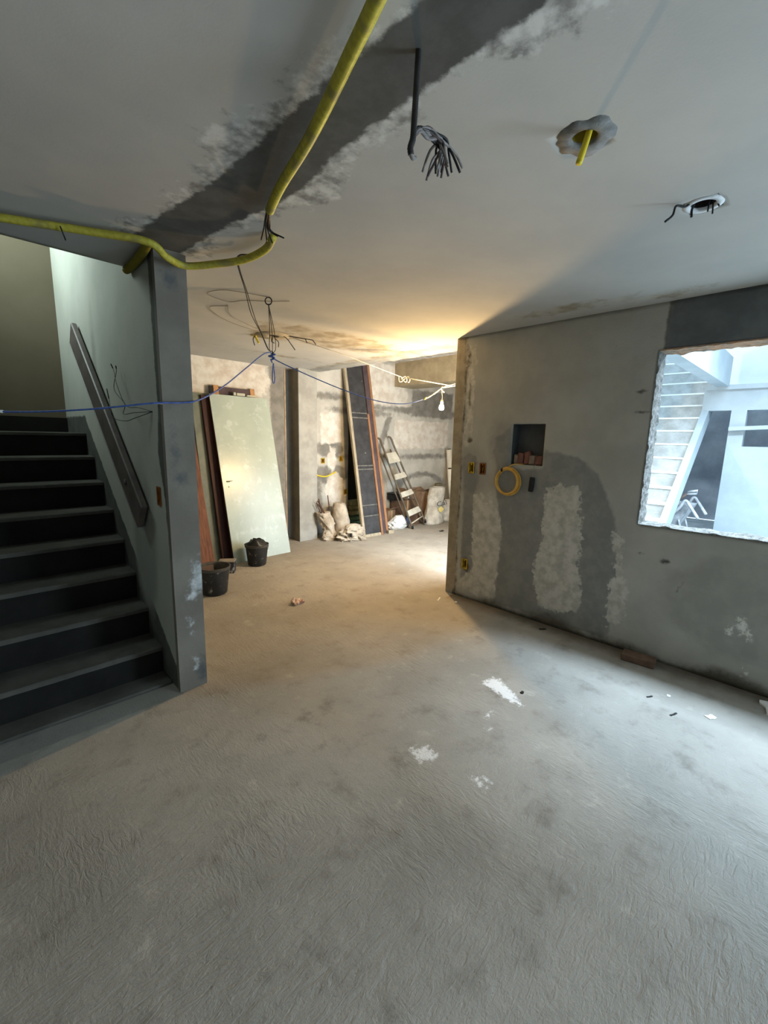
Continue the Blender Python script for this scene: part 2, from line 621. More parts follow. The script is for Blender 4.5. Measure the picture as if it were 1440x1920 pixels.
slab('wall_right', M_RIGHT, (Y_, Z_, NX), (XR, 0, 0), (-4.0, YE), (0, H), .03, holes=rholes, thick=.14,
     attrs={'dark': r_dark, 'lite': r_lite,
            'halo': lambda U, V: union(ell_sd((2.09, 1.60), (.16, .24), U, V), ell_sd((.2, .55), (.5, .35), U, V), ell_sd((2.45, 1.3), (.2, .25), U, V)),
            'strip': lambda U, V: np.minimum(U - 2.566 + .006 * np.sin(V * 9), V - .02),
            'edge': lambda U, V: union(.010 - np.abs(U - 2.560 + .012 * np.sin(V * 7)), ell_sd((2.52, 2.40), (.02, .12), U, V) - .006, ell_sd((2.50, 2.05), (.02, .16), U, V) - .008, ell_sd((2.47, 1.62), (.05, .05), U, V) - .02, ell_sd((2.43, .33), (.05, .06), U, V) - .012, poly_sd([(.885, 2.28), (.87, 2.28), (.85, 2.6), (.88, 2.6)], U, V) + .006),
            'wet': lambda U, V: poly_sd([(.885, 2.25), (.89, 2.45), (.86, 2.62), (-1.2, 2.62), (-1.2, 2.25)], U, V),
            'spot': lambda U, V: union(poly_sd([(.62, .56), (.60, .62), (.575, .66), (.60, .585)], U, V), ell_sd((.71, .775), (.03, .02), U, V),
                                       ell_sd((.87, .80), (.05, .02), U, V) - .012, ell_sd((1.0, 2.0), (.03, .012), U, V), ell_sd((.98, 1.85), (.04, .01), U, V), ell_sd((1.55, .1), (.03, .012), U, V)),
            'white': lambda U, V: union(poly_sd([(.243, .50), (.199, .40), (.17, .35), (.24, .42)], U, V) + .008, poly_sd([(.29, .42), (.27, .34), (.30, .36)], U, V), poly_sd([(.20, .2), (.14, .09), (.19, .09)], U, V) - .005),
            'foot_dark': lambda U, V: np.where(U < 2.6, .05 + .05 * np.sin(U * 3.1) * np.sin(U * 7.3) - V, -.3)},  # darker along the bottom of the wall
     disp=lambda u, v: 0 if u > 2.6 or u < -1.3 or v < .03 else .003 * pnoise(Vector((u * 2, v * 2, 8))))

# rough reveal of the window opening: broken plaster and brick
win = thing('window_1', 'rough window opening knocked through the grey wall', 'window')
win['kind'] = 'structure'
del win['category']
del win['label']


def rough_strip(name, m, p0, p1, inward, depth, lip, seg=60, seed=0, amp=.02):
    """strip of broken masonry lining one side of the opening, from p0 to p1, standing out of the opening's edge along inward"""
    p0, p1, inward = Vector(p0), Vector(p1), Vector(inward)
    vs, fs = [], []
    K = 6
    for i in range(seg + 1):
        t_ = i / seg
        for k in range(K + 1):
            d = k / K
            e = .25 + .75 * d
            h = lip * (.55 + .9 * abs(fractal(Vector((t_ * 9 + seed, d * 3, seed)), 1, 2, 4))) * e + amp * .5 * pnoise(Vector((t_ * 37, d * 9, seed)))
            if k == 0:
                h = lip * .2 + amp * max(0, pnoise(Vector((t_ * 23, seed, 1))))
            vs.append(p0.lerp(p1, t_) + inward * h + Vector((-.004 + depth * d, 0, 0)))
    for i in range(seg):
        for k in range(K):
            a = i * (K + 1) + k
            fs.append([a, a + 1, a + K + 2, a + K + 1])
    MB_ = MB()
    MB_.add(vs, fs)
    n0 = len(MB_.v)
    base = [p0.lerp(p1, i / seg) - inward * .004 + Vector((x, 0, 0)) for i in range(seg + 1) for x in (-.004, depth - .004)]
    MB_.add(base, [[2 * i, 2 * i + 2, 2 * i + 3, 2 * i + 1] for i in range(seg)])
    for i in range(seg):
        a = i * (K + 1)
        MB_.f.append([a, a + K + 1, n0 + 2 * i + 2, n0 + 2 * i])
        MB_.smooth.append(False)
        a += K
        MB_.f.append([a + K + 1, a, n0 + 2 * i + 1, n0 + 2 * i + 3])
        MB_.smooth.append(False)
    return MB_.build(name, m, win)


rough_strip('reveal_side', M_ROUGH, (XR, .918, 1.02), (XR, .918, 2.28), (0, -1, 0), .142, .016, seed=3)
rough_strip('reveal_sill', M_ROUGH, (XR, .918, 1.022), (XR, -.745, 1.022), (0, 0, 1), .142, .018, seed=11, seg=90)
rough_strip('reveal_head', M_BRICKEDGE, (XR, .918, 2.278), (XR, -.745, 2.278), (0, 0, -1), .142, .020, seed=21, seg=90)

# niche lining
ni = thing('trim_2', None, None)
ni['kind'] = 'structure'
mb = MB()
y0, z0, y1, z1 = NICHE
for b in ((XR + .11, y0 - .01, z0 - .01, XR + .125, y1 + .01, z1 + .01), (XR + .002, y0 - .012, z0, XR + .12, y0 + .002, z1), (XR + .002, y1 - .002, z0, XR + .12, y1 + .012, z1),
          (XR + .002, y0, z1 - .002, XR + .12, y1, z1 + .012), (XR + .002, y0, z0 - .012, XR + .12, y1, z0 + .002)):
    mb.box(*b)
mb.build('niche_lining', plain('niche_cement', (84, 86, 88), (70, 72, 74), 6), ni)

# return wall of the far room, with the door that lets daylight in
slab('wall_return', M_FAR, (X_, Z_, Y_), (0, YE, 0), (XR + .14, 8.2), (0, 3.0), .4, holes=[(4.2, 0, 5.35, 2.25)], thick=.15)

# ------------------------------------------------------------------ stair wall, column, landing, stairs
SB = (2.826, 1.239)
RISE, RUN, YS = .2008, .2554, 2.9585


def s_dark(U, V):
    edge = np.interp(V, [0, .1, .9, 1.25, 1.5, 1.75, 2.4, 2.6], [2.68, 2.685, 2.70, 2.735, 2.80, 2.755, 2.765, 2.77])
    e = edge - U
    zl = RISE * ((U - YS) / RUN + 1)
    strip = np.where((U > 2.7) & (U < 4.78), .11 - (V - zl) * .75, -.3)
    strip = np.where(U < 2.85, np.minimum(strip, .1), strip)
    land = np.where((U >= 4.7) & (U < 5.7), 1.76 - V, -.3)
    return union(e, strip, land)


slab('wall_stairs', M_STAIRW, (Y_, Z_, NX), (XC, 0, 0), (2.69, 5.8), (0, 5.0), .03,
     holes=[(SB[0] - .03, SB[1] - .055, SB[0] + .03, SB[1] + .055)], thick=XC2 - XC,
     attrs={'dark': s_dark, 'drip': lambda U, V: union(ell_sd((3.2, .9), (.3, .6), U, V) - .05, ell_sd((4.2, 2.2), (.1, .5), U, V) - .05)})
slab('column_front', M_COLUMN, (X_, Z_, NY), (0, 2.655, 0), (XC - .004, XC2 + .004), (0, H), .02, thick=.04,
     attrs={'white': lambda U, V: union(poly_sd([(.93, .72), (1.02, .92), (1.03, .62), (.98, .55), (.90, .60)], U, V) - .025, poly_sd([(.93, .50), (.965, .45), (.95, .36), (.92, .42)], U, V) - .012, ell_sd((1.0, .75), (.05, .12), U, V) - .02, ell_sd((.96, .15), (.02, .06), U, V) - .015),
            'stain': lambda U, V: union(ell_sd((.905, 1.55), (.03, .18), U, V) - .02, ell_sd((.93, 1.35), (.05, .07), U, V) - .03, ell_sd((.93, 2.45), (.05, .06), U, V) - .02, ell_sd((1.0, .1), (.05, .1), U, V) - .02)})
slab('wall_landing', M_OLIVE, (X_, Z_, NY), (0, 5.645, 0), (-.4, XC), (1.75, 5.0), .4, thick=.15)
box_struct('landing_riser', M_RISER_SHADE, -.25, 5.60, 1.60, XC - .004, 5.80, 1.752)
slab('wall_stairwell', M_OLIVE, (Y_, Z_, X_), (-.25, 0, 0), (2.95, 5.8), (0, 5.0), .4, holes=[(4.5, 3.35, 5.5, 4.35)], thick=.12)
slab('roof_stairwell', M_OLIVE, (X_, Y_, NZ), (0, 0, 5.0), (-.5, 1.2), (2.9, 5.9), .5, thick=.12)
slab('wall_stairwell_front', M_STAIRW, (X_, Z_, Y_), (0, 3.09, 0), (-.4, 1.02), (H + .16, 5.0), .5, thick=.12)
slab('wall_under_stairs', M_STAIRW, (X_, Z_, NY), (0, 2.96, 0), (-1.8, -.25), (0, H), .5, thick=.12)
slab('wall_left', M_CEIL, (Y_, Z_, X_), (-1.7, 0, 0), (-4.0, 3.0), (0, H), .5, thick=.12)
slab('wall_behind', M_CEIL, (X_, Z_, Y_), (0, -4.0, 0), (-1.8, 3.7), (0, H), .5, thick=.12)

stair = thing('staircase', None, None)
stair['kind'] = 'structure'
for i in range(8):
    y0 = YS + RUN * i
    y1 = 5.60 if i == 7 else 5.0
    yb = YS + RUN * (i + 1) + .02
    z0, z1 = RISE * i, RISE * (i + 1)
    end = y1 if i == 7 else yb
    # tread slab with worn nosing on a riser body coloured as in shade
    st = MB().box(-.245, y0 + .012, z0 - (0 if i == 0 else .002), XC - .003, end, z1 - .03).build('step', M_RISER_SHADE, stair)
    tr = MB()
    n = 40
    for k in range(n):
        xa, xb = -.245 + (XC - .003 + .245) * k / n, -.245 + (XC - .003 + .245) * (k + 1) / n
        w = lambda x: y0 + .004 * pnoise(Vector((x * 9, i * 3.1, 2))) + .002 * pnoise(Vector((x * 31, i, 7)))
        za = lambda x: z1 + .002 * pnoise(Vector((x * 6, i * 2.3, 9)))
        tr.add([(xa, w(xa), z1 - .028), (xb, w(xb), z1 - .028), (xb, w(xb), za(xb) - .006), (xa, w(xa), za(xa) - .006),
                (xb, w(xb) + .008, za(xb)), (xa, w(xa) + .008, za(xa)), (xb, end, z1), (xa, end, z1), (xb, end, z1 - .028), (xa, end, z1 - .028)],
               [[0, 1, 2, 3], [3, 2, 4, 5], [5, 4, 6, 7], [9, 8, 1, 0]])
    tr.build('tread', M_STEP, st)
# worn apron in front of the first riser
box_struct('trim_3', M_STEP, -.245, 2.80, 0, XC - .003, 2.972, .018, bev=.012)

# ------------------------------------------------------------------ far room walls
slab('wall_doors', M_FAR, (X_, Z_, NY), (0, YD, 0), (XC2, 3.545), (0, H), .06, thick=.15,
     attrs={'lite': lambda U, V: ell_sd((2.3, 2.4), (1.2, .6), U, V) - .1, 'dark': lambda U, V: U - 3.30})
box_struct('trim_4', plain('raw_brick_edge', (176, 150, 120), (140, 120, 98), 12), 3.545, YD - .006, 0, 3.567, YD + .15, H)
box_struct('wall_recess', plain('dark_recess', (128, 118, 102), (112, 103, 90), 5), 3.5, 6.0, 0, 3.75, 6.1, H)
slab('column_far', M_COL2, (X_, Z_, NY), (0, 5.544, 0), (3.669, 3.997), (0, H), .08, thick=.02)
box_struct('column_far_body', plain('column_side', (136, 128, 112), (118, 110, 96), 5), 3.670, 5.563, 0, 3.996, 5.99, H)


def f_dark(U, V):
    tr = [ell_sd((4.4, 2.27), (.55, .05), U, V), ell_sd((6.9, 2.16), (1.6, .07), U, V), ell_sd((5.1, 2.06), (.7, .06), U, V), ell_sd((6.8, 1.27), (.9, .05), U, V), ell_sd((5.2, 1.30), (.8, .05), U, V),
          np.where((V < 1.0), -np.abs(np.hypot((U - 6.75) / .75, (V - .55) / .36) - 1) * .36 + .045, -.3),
          ell_sd((4.4, 1.42), (.35, .12), U, V), ell_sd((4.45, 1.0), (.4, .16), U, V), poly_sd([(6.40, 2.57), (7.7, 2.57), (7.7, 2.05), (6.40, 2.05)], U, V),  # the rectangle is shade beside the beam, painted into the wall colour
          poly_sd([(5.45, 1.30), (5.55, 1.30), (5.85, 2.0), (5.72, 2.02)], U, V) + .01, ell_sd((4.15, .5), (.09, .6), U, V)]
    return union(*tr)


def f_lite(U, V):
    return union(poly_sd([(4.22, 2.0), (4.60, 2.01), (4.66, 1.55), (4.22, 1.5)], U, V), ell_sd((4.45, 1.25), (.09, .2), U, V), ell_sd((4.5, .75), (.2, .28), U, V), poly_sd([(5.9, 2.0), (7.6, 2.0), (7.6, 1.4), (5.9, 1.4)], U, V) - .03,
                 poly_sd([(5.0, 2.95), (5.9, 2.95), (6.3, 2.5), (6.3, 2.2), (5.0, 2.2)], U, V) - .02)


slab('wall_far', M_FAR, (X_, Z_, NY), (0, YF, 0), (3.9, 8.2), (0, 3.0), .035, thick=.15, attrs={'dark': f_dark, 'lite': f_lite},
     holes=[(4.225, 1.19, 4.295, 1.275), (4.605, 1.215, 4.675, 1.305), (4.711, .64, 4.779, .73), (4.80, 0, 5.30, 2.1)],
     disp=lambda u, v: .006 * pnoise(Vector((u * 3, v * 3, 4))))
M_DKR = plain('dark_closet', (132, 126, 112), (112, 106, 94), 5)
dk = MB()
for b in ((4.6, 6.75, 0, 5.5, 6.85, 2.3), (4.6, 5.9, 0, 4.7, 6.75, 2.3), (5.4, 5.9, 0, 5.5, 6.75, 2.3), (4.6, 5.9, 2.2, 5.5, 6.85, 2.3), (4.7, 5.9, -.05, 5.4, 6.75, -.001)):
    dk.box(*b)
o = dk.build('wall_closet', M_DKR)
o['kind'] = 'structure'
slab('wall_far_right', M_FAR, (Y_, Z_, NX), (8.1, 0, 0), (2.4, 6.0), (0, 3.0), .5, thick=.12)
box_struct('beam', M_BEAM, 5.90, 2.70, 2.567, 6.42, 5.765, 2.985)

# ------------------------------------------------------------------ courtyard seen through the window
G = .30
slab('ground_courtyard', M_WHITE2, (X_, Y_, Z_), (0, 0, G), (3.80, 9.5), (-4.0, 2.52), .5, thick=.2)
slab('wall_courtyard', M_WHITE, (Y_, Z_, NX), (7.6, 0, 0), (-4.0, 2.52), (G, 2.42), .3, thick=.15,
     holes=[(.967, G, 1.95, 2.10), (-.3, 1.62, .800, 2.103), (1.30, 2.10, 2.5, 2.42)])
slab('wall_courtyard_upper', M_TREADW, (Y_, Z_, NX), (7.95, 0, 0), (-4.0, 1.25), (2.42, 4.2), .4, thick=.15)
box_struct('slab_courtyard', M_WHITE, 7.55, -4.0, 2.38, 8.0, 1.28, 2.44)
# dim room behind the doorway
room = MB()
room.box(9.6, -2, G, 9.7, 2.6, 2.4)
room.box(7.75, -2.1, G, 9.7, -2.0, 2.4)
room.box(7.75, 2.6, G, 9.7, 2.7, 2.4)
o = room.build('wall_dim_room', M_GREYROOM)
o['kind'] = 'structure'
box_struct('ceiling_dim_room', M_GREYROOM, 7.76, -2.1, 2.36, 8.6, 1.2, 2.379)
box_struct('beam_courtyard', M_WHITE, 3.80, 1.03, 2.42, 7.58, 1.17, 2.80)

cs = thing('staircase_courtyard', None, None)
cs['kind'] = 'structure'
for i in range(-3, 13):
    x0, z1 = 6.282 + .212 * i, .888 + .188 * i
    z0 = max(G, z1 - .20)
    mb = MB()
    n, k2 = 14, 4
    for a in range(n + 1):
        y = 1.30 + 1.1 * a / n
        for b in range(k2 + 1):
            z = z0 + (z1 - .022 - z0) * b / k2
            rr = .018 * max(0, .2 + pnoise(Vector((y * 6, z * 9, i * 4.7)))) if i > 1 else .004 * pnoise(Vector((y * 5, z * 5, i)))
            mb.v.append((x0 + .012 - rr, y, z))
    for a in range(n):
        for b in range(k2):
            q = a * (k2 + 1) + b
            mb.f.append([q, q + 1, q + k2 + 2, q + k2 + 1])
            mb.smooth.append(True)
    mb.box(x0 + .03, 1.305, z0, x0 + .24, 2.4, z1 - .02)
    st = mb.build('step', M_WHITE2, cs)
    MB().box(x0 - .004, 1.30, z1 - .022, x0 + .235, 2.4, z1, bev=.004).build('tread', M_TREADW, st)
# side curb of the flight
mb = MB()
P0, P1 = (5.60, G), (8.85, 3.20)
mb.add([(5.52, y, G) for y in (1.22, 1.30)] + [(5.60, y, .34) for y in (1.22, 1.30)] + [(8.85, y, 3.22) for y in (1.22, 1.30)] + [(8.85, y, 2.95) for y in (1.22, 1.30)] + [(5.86, y, G) for y in (1.22, 1.30)],
       [[0, 2, 4, 6, 8], [9, 7, 5, 3, 1], [0, 1, 3, 2], [2, 3, 5, 4], [4, 5, 7, 6], [6, 7, 9, 8], [8, 9, 1, 0]])
mb.build('stringer', M_WHITE, cs)
# white bar across the far window
o = MB().box(7.50, -.32, 1.875, 7.56, .86, 1.925).build('window_bar', M_WHITE)
o.rotation_euler = (R(-3), 0, 0)
tag(o, 'white bar lying across the dark far window in the courtyard', 'bar')

# wheelbarrow with a bag and a shovel
M_BARROW = plain('barrow_zinc', (196, 198, 200), (140, 142, 146), 10, .6, .2)
wb = thing('wheelbarrow', 'pale cement-caked wheelbarrow standing beside the white courtyard stairs', 'wheelbarrow', (7.10, 1.45, G))
wb.rotation_euler = (0, 0, R(90))
tray = MB()
top = [(-.30, -.24, .52), (.42, -.22, .55), (.42, .20, .55), (-.30, .22, .52)]
bot = [(-.17, -.15, .22), (.26, -.12, .22), (.26, .12, .22), (-.17, .15, .22)]
inn = [(x * .95, y * .93, z) for x, y, z in top]
inb = [(x, y * .95, z + .02) for x, y, z in bot]
tray.add(top + bot + inn + inb, [[4, 5, 1, 0], [5, 6, 2, 1], [6, 7, 3, 2], [7, 4, 0, 3], [7, 6, 5, 4], [0, 1, 9, 8], [1, 2, 10, 9], [2, 3, 11, 10], [3, 0, 8, 11], [8, 9, 13, 12], [9, 10, 14, 13], [10, 11, 15, 14], [11, 8, 12, 15], [12, 13, 14, 15]])
tray.build('tray', M_BARROW, wb)
for s in (-1, 1):
    MB().tube(spline([(.55, s * .05, .16), (.1, s * .15, .20), (-.16, s * .255, .46), (-.24, s * .27, .59), (-.30, s * .27, .53), (-.41, s * .27, .37)], 6), .02, 8).build('handle', M_BARROW, wb)
    MB().tube(spline([(-.18, s * .18, .32), (-.22, s * .19, .16), (-.20, s * .19, .0)], 5), .014, 8).build('leg', M_BARROW, wb)
MB().lathe([(.0, -.03), (.13, -.035), (.165, -.025), (.17, 0), (.165, .025), (.13, .035), (.0, .03)], 20, Matrix.Translation((.58, 0, .17)) @ Matrix.Rotation(R(90), 4, 'X')).build('wheel', plain('barrow_tyre', (60, 60, 62), None, 10), wb)
shv = thing('shovel', 'shovel with a D-shaped grip resting in the wheelbarrow', 'shovel', (0, 0, 0))
MB().tube([(7.10, 1.40, .80), (7.10, 1.347, .86), (7.10, 1.245, .962)], .016, 8).build('shaft', plain('shovel_wood', (110, 92, 84), None, 8), shv)
MB().tube([(7.10, 1.245, .958), (7.10, 1.239, .991), (7.10, 1.133, 1.017), (7.10, 1.139, .975)], .015, 8, closed=True).build('grip', M_BARROW, shv)
mb = MB()
mb.lathe([(0.0, 0), (.10, .01), (.13, .09), (.10, .17), (.05, .20), (0, .205)], 14, fun=lambda p, a, i: p * (1 + .12 * pnoise(p * 14)))
o = mb.build('cement_sack', M_BARROW, None, (7.08, 1.44, .72))
tag(o, 'small grey sack sitting in the tray of the wheelbarrow', 'sack')

# ------------------------------------------------------------------ electrical boxes
M_YBOX = plain('yellow_box', (206, 176, 60), (160, 128, 36), 20, .5, .1)
M_OBOX = plain('orange_box', (150, 92, 34), (110, 64, 24), 20, .5, .1)
M_BOXSHADE = plain('box_back_shade', (84, 62, 30), (58, 44, 24), 30, .8, .2)  # dark brown paints the shade inside the boxes
M_DARK = plain('black_plastic', (26, 26, 28), (20, 20, 21), 20, .55, .1)
M_WIRE = plain('black_wire', (30, 29, 30), (24, 24, 24), 20, .5, .05)


def wall_box(name, label, center, axis, m, w=.030, h=.050, dep=.05, grp=None):
    """recessed plastic wall box; axis 'x': wall normal -X, 'y': wall normal -Y"""
    o = thing(name, label, 'electrical box', center, group=grp)
    b = MB()
    rings = [(w + .004, h + .004, -.003), (w + .004, h + .004, -.006), (w - .006, h - .006, -.006), (w - .009, h - .009, dep)]
    vs = []
    for a, c, d in rings:
        for q in ((-a, -c), (a, -c), (a, c), (-a, c)):
            vs.append((d, -q[0], q[1]) if axis == 'x' else (q[0], d, q[1]))
    fs = [[i * 4 + k, i * 4 + (k + 1) % 4, i * 4 + 4 + (k + 1) % 4, i * 4 + 4 + k] for i in range(3) for k in range(4)]
    b.add(vs, fs)
    sh = b.build('box_shell', m, o)
    b = MB()
    b.add(vs[12:], [[0, 1, 2, 3]])
    b.build('box_back_shade', M_BOXSHADE, sh)
    for s in (-1, 1):
        e = MB()
        if axis == 'x':
            e.box(-.004, -.006, s * (h - .014) - .006, .006, .006, s * (h - .014) + .006)
        else:
            e.box(-.006, -.004, s * (h - .014) - .006, .006, .006, s * (h - .014) + .006)
        e.build('screw_lug', m, o)
    return o


b = wall_box('electrical_box', 'yellow electrical box left of the pair below the niche level', (XR, 2.433, 1.351), 'x', M_YBOX)
b = wall_box('electrical_box', 'yellow-brown electrical box nearer the hanging yellow coil', (XR, 2.304, 1.349), 'x', M_OBOX)
MB().tube(spline([(.03, .01, .02), (0, -.004, .01), (-.008, -.008, -.02)], 5), .003, 6).build('wire_end', M_YBOX, b)
b = wall_box('electrical_box', 'yellow electrical box low on the wall near the floor corner', (XR, 2.450, .361), 'x', M_YBOX)
b = wall_box('electrical_box', 'orange electrical box sunk in the stair wall beside the column', (XC, SB[0], SB[1]), 'x', M_OBOX, .029, .054)
for c, lab in (((4.26, 1.232), 'yellow electrical box on the far wall nearest the far column'), ((4.64, 1.26), 'yellow electrical box on the far wall beside the leaning dark panel'), ((4.745, .685), 'yellow electrical box low on the far wall behind the sacks')):
    wall_box('electrical_box', lab, (c[0], YF, c[1]), 'y', M_YBOX, .034, .042)

# ------------------------------------------------------------------ yellow conduits
t = NT('yellow_conduit')
bnd = t.ramp(t.noise(9, 3, .5), .52, .66)
cc = t.mix(t.ramp(t.noise(60, 3, .5), .3, .7), rgb((196, 186, 76)), rgb((172, 162, 60)))
cc = t.mix(t.math('MULTIPLY', bnd, .8), cc, rgb((140, 132, 80)))
M_COND = t.finish(cc, .5, None)
M_COND2 = plain('yellow_stub', (226, 204, 56), (206, 182, 40), 18, .5, .05)


def conduit_mesh(pts, r, pitch=.0075):
    L = spline(pts, 24)
    # resample evenly
    d = [0]
    for a, b in zip(L, L[1:]):
        d.append(d[-1] + (b - a).length)
    n = max(4, int(d[-1] / (pitch / 2)))
    out, j = [], 0
    for i in range(n + 1):
        s = d[-1] * i / n
        while j < len(d) - 2 and d[j + 1] < s:
            j += 1
        u = (s - d[j]) / max(1e-9, d[j + 1] - d[j])
        out.append(L[j].lerp(L[j + 1], u))
    return MB().tube(out, r, 12, rfun=lambda i, N: r * (1.0 if i % 2 else .88))


cA = thing('conduit', 'yellow corrugated conduit sagging along the ceiling past the column top', 'conduit')
conduit_mesh([(-.35, 3.02, 2.565), (.251, 2.759, 2.565), (.55, 2.63, 2.568), (.78, 2.50, 2.555), (.88, 2.53, 2.52), (.985, 2.56, 2.515), (1.10, 2.46, 2.53), (1.20, 2.32, 2.545), (1.235, 2.16, 2.562), (1.20, 2.02, 2.57)], .0195).build('sheath', M_COND, cA)
for p, q in (((.45, 2.64, 2.56), (.47, 2.66, 2.51)),):
    MB().tube([p, q], .003, 6).build('tie_wire', M_WIRE, cA)
cB = thing('conduit', 'thick yellow corrugated conduit crossing the dark ceiling band above', 'conduit')
conduit_mesh([(1.055, 1.80, 2.565), (.99, 1.60, 2.565), (.91, 1.30, 2.562), (.815, 1.0, 2.565), (.70, .68, 2.566), (.50, .30, 2.57), (.15, -.3, 2.57)], .0190).build('sheath', M_COND, cB)
for i in range(5):
    off = (i - 2) * .006
    MB().tube(spline([(1.05 + off * .5, 1.80, 2.566), (1.085 + off, 1.87, 2.556 - .004 * (i % 2)), (1.12 + off * 1.6, 1.93, 2.55), (1.15 + off * 2, 2.0 - .03 * i, 2.53 - .012 * (i % 3))], 6), .0035, 6).build('wire_end', M_WIRE, cB)
cC = thing('conduit', 'short yellow corrugated conduit over the stairwell edge beside the column top', 'conduit')
conduit_mesh([(.80, 2.56, 2.572), (.815, 2.68, 2.572), (.828, 2.85, 2.571), (.832, 3.0, 2.572), (.834, 3.085, 2.578)], .023).build('sheath', plain('olive_conduit', (150, 140, 52), (128, 118, 40), 14, .55, .05), cC)

# ceiling points
def ceiling_point(name, label, c, half, r_in, r_out, m_ring, ring_drop, m_in, depth=.07, rag=0.0, cat='ceiling box'):
    o = thing(name, label, cat, (c[0], c[1], H))
    # collar: from the square cut to the round mouth
    n = 40
    b = MB()
    vs = []
    for k in range(n):
        a = 2 * math.pi * k / n
        ro = r_out * (1 + rag * pnoise(Vector((math.cos(a) * 2, math.sin(a) * 2, r_out * 30))) + rag * .16 * pnoise(Vector((math.cos(a) * 6, math.sin(a) * 6, 3))))
        vs += [(ro * math.cos(a), ro * math.sin(a), .006), (ro * math.cos(a), ro * math.sin(a), -ring_drop * .4), (r_in * 1.25 * math.cos(a), r_in * 1.25 * math.sin(a), -ring_drop), (r_in * math.cos(a), r_in * math.sin(a), -ring_drop * .6), (r_in * math.cos(a), r_in * math.sin(a), .01)]
    fs = [[k * 5 + q, ((k + 1) % n) * 5 + q, ((k + 1) % n) * 5 + q + 1, k * 5 + q + 1] for k in range(n) for q in range(4)]
    b.add(vs, fs, True)
    b.build('collar', m_ring, o)
    MB().lathe([(r_in + .001, -.002), (r_in + .001, depth), (0.001, depth)], 28).build('cup', m_in, o)
    return o


c1 = ceiling_point('ceiling_box', 'yellow ceiling box in a grey cement patch with a conduit stub', HOLE1, .06, .040, .088, plain('patch_cement', (140, 140, 138), (112, 112, 110), 26, .95, .4), .0025, plain('box_yellow_dark', (150, 132, 34), (110, 94, 22), 14, .5, .1), rag=.25)
conduit_mesh([(.016, -.016, .06), (-.004, -.020, .03), (-.044, -.024, -.045), (-.088, -.028, -.119)], .0100, .006).build('conduit_stub', M_COND2, c1)
c2 = ceiling_point('ceiling_hole', 'white-rimmed ceiling hole with dark wires hanging from it', HOLE2, .06, .046, .070, plain('gypsum_rim', (226, 230, 232), (206, 210, 212), 26, .9, .3), .004, plain('hole_dark', (52, 44, 42), (30, 26, 26), 24, .9, .4), rag=.05, cat='ceiling hole')
for i, pts in enumerate(([(-.045, .03, .01), (-.055, .05, -.01), (-.09, .075, -.012), (-.105, .08, -.05), (-.125, .10, -.075)], [(-.03, .02, .02), (-.035, .03, -.02), (-.036, .028, -.05)], [(.0, -.02, .02), (.004, -.018, -.03)], [(.012, -.03, .02), (.012, -.034, -.04)], [(.02, -.045, 0), (.03, -.05, -.01)])):
    MB().tube(spline(pts, 6), .0045 if i in (0, 1) else .003, 6).build('wire', M_WIRE, c2)
c3 = ceiling_point('ceiling_rose', 'round ceiling point with loose wires above the blue cord', HOLE3, .07, .055, .17, plain('rose_plaster', (168, 156, 132), (138, 126, 104), 14, .95, .5), .010, plain('rose_dark', (60, 52, 42), None, 14), rag=.12)
for pts in ([(.0, .0, .03), (.02, -.02, -.03), (.05, -.03, -.06), (.04, -.04, -.11)], [(.04, -.03, .02), (.10, -.09, -.02), (.13, -.12, -.07), (.17, -.14, -.13)], [(.02, .02, .02), (.0, .02, -.05), (.02, .0, -.07)], [(.06, -.05, .01), (.16, -.16, -.012), (.30, -.26, -.03)], [(.30, -.26, -.03), (.33, -.27, -.07)], [(.24, -.215, -.02), (.26, -.22, -.06)], [(-.12, .12, .0), (-.14, .13, -.04), (-.13, .12, -.10)]):
    MB().tube(spline(pts, 6), .004, 6).build('wire', M_WIRE, c3)
o = thing('conduit_stub', 'small yellow conduit stub beside the round ceiling point', 'conduit', (2.235, 4.12, H))
conduit_mesh([(0, 0, .02), (.0, 0, -.02), (.02, -.02, -.075)], .010, .006).build('sheath', M_COND2, o)
MB().lathe([(.0, -.002), (.05, -.004), (.062, .004)], 18).build('mud_ring', plain('stub_mud', (150, 132, 90), None, 20), o)

# hanging drop with frayed wires
M_DROP = plain('dark_conduit', (58, 56, 55), (40, 39, 39), 18, .6, .1)
M_DROPW = plain('grey_wires', (150, 146, 142), (100, 92, 90), 30, .6, .05)
hd = thing('hanging_cable', 'dark conduit dropping from the ceiling with a frayed bundle of grey wires', 'cable')
conduit_mesh([(.947, .868, H + .004), (.945, .87, 2.52), (.941, .87, 2.45), (.938, .87, 2.40), (.931, .872, 2.375), (.934, .872, 2.36)], .0085, .006).build('sheath', M_DROP, hd)
MB().tube(spline([(.938, .872, 2.40), (.931, .874, 2.372), (.942, .874, 2.357), (.954, .873, 2.359)], 6), .006, 8).build('elbow_wire', M_DROPW, hd)
for i in range(16):
    a = random.random()
    ex = 1.01 + .125 * a + random.uniform(-.008, .008)
    ez = 2.335 + .045 * a + random.uniform(-.012, .02)
    mid = Vector((1.055 + random.uniform(-.012, .012), .87 + random.uniform(-.015, .015), 2.445 + random.uniform(-.02, .008)))
    end = Vector((ex, .87 + random.uniform(-.04, .04), ez + random.uniform(0, .02)))
    pts = [(.938, .872, 2.395), (.958, .87, 2.432 + random.uniform(-.012, .004)), (1.0, .87, 2.452 - random.uniform(0, .03)), mid, mid.lerp(end, .5) + Vector((random.uniform(-.01, .012), 0, .008)), end]
    MB().tube(spline(pts, 5), .0034, 6).build('wire', (M_DROPW, M_DROPW, M_WIRE, plain('wire_shade_%d' % i, (96, 84, 84), None, 20))[i % 4], hd)

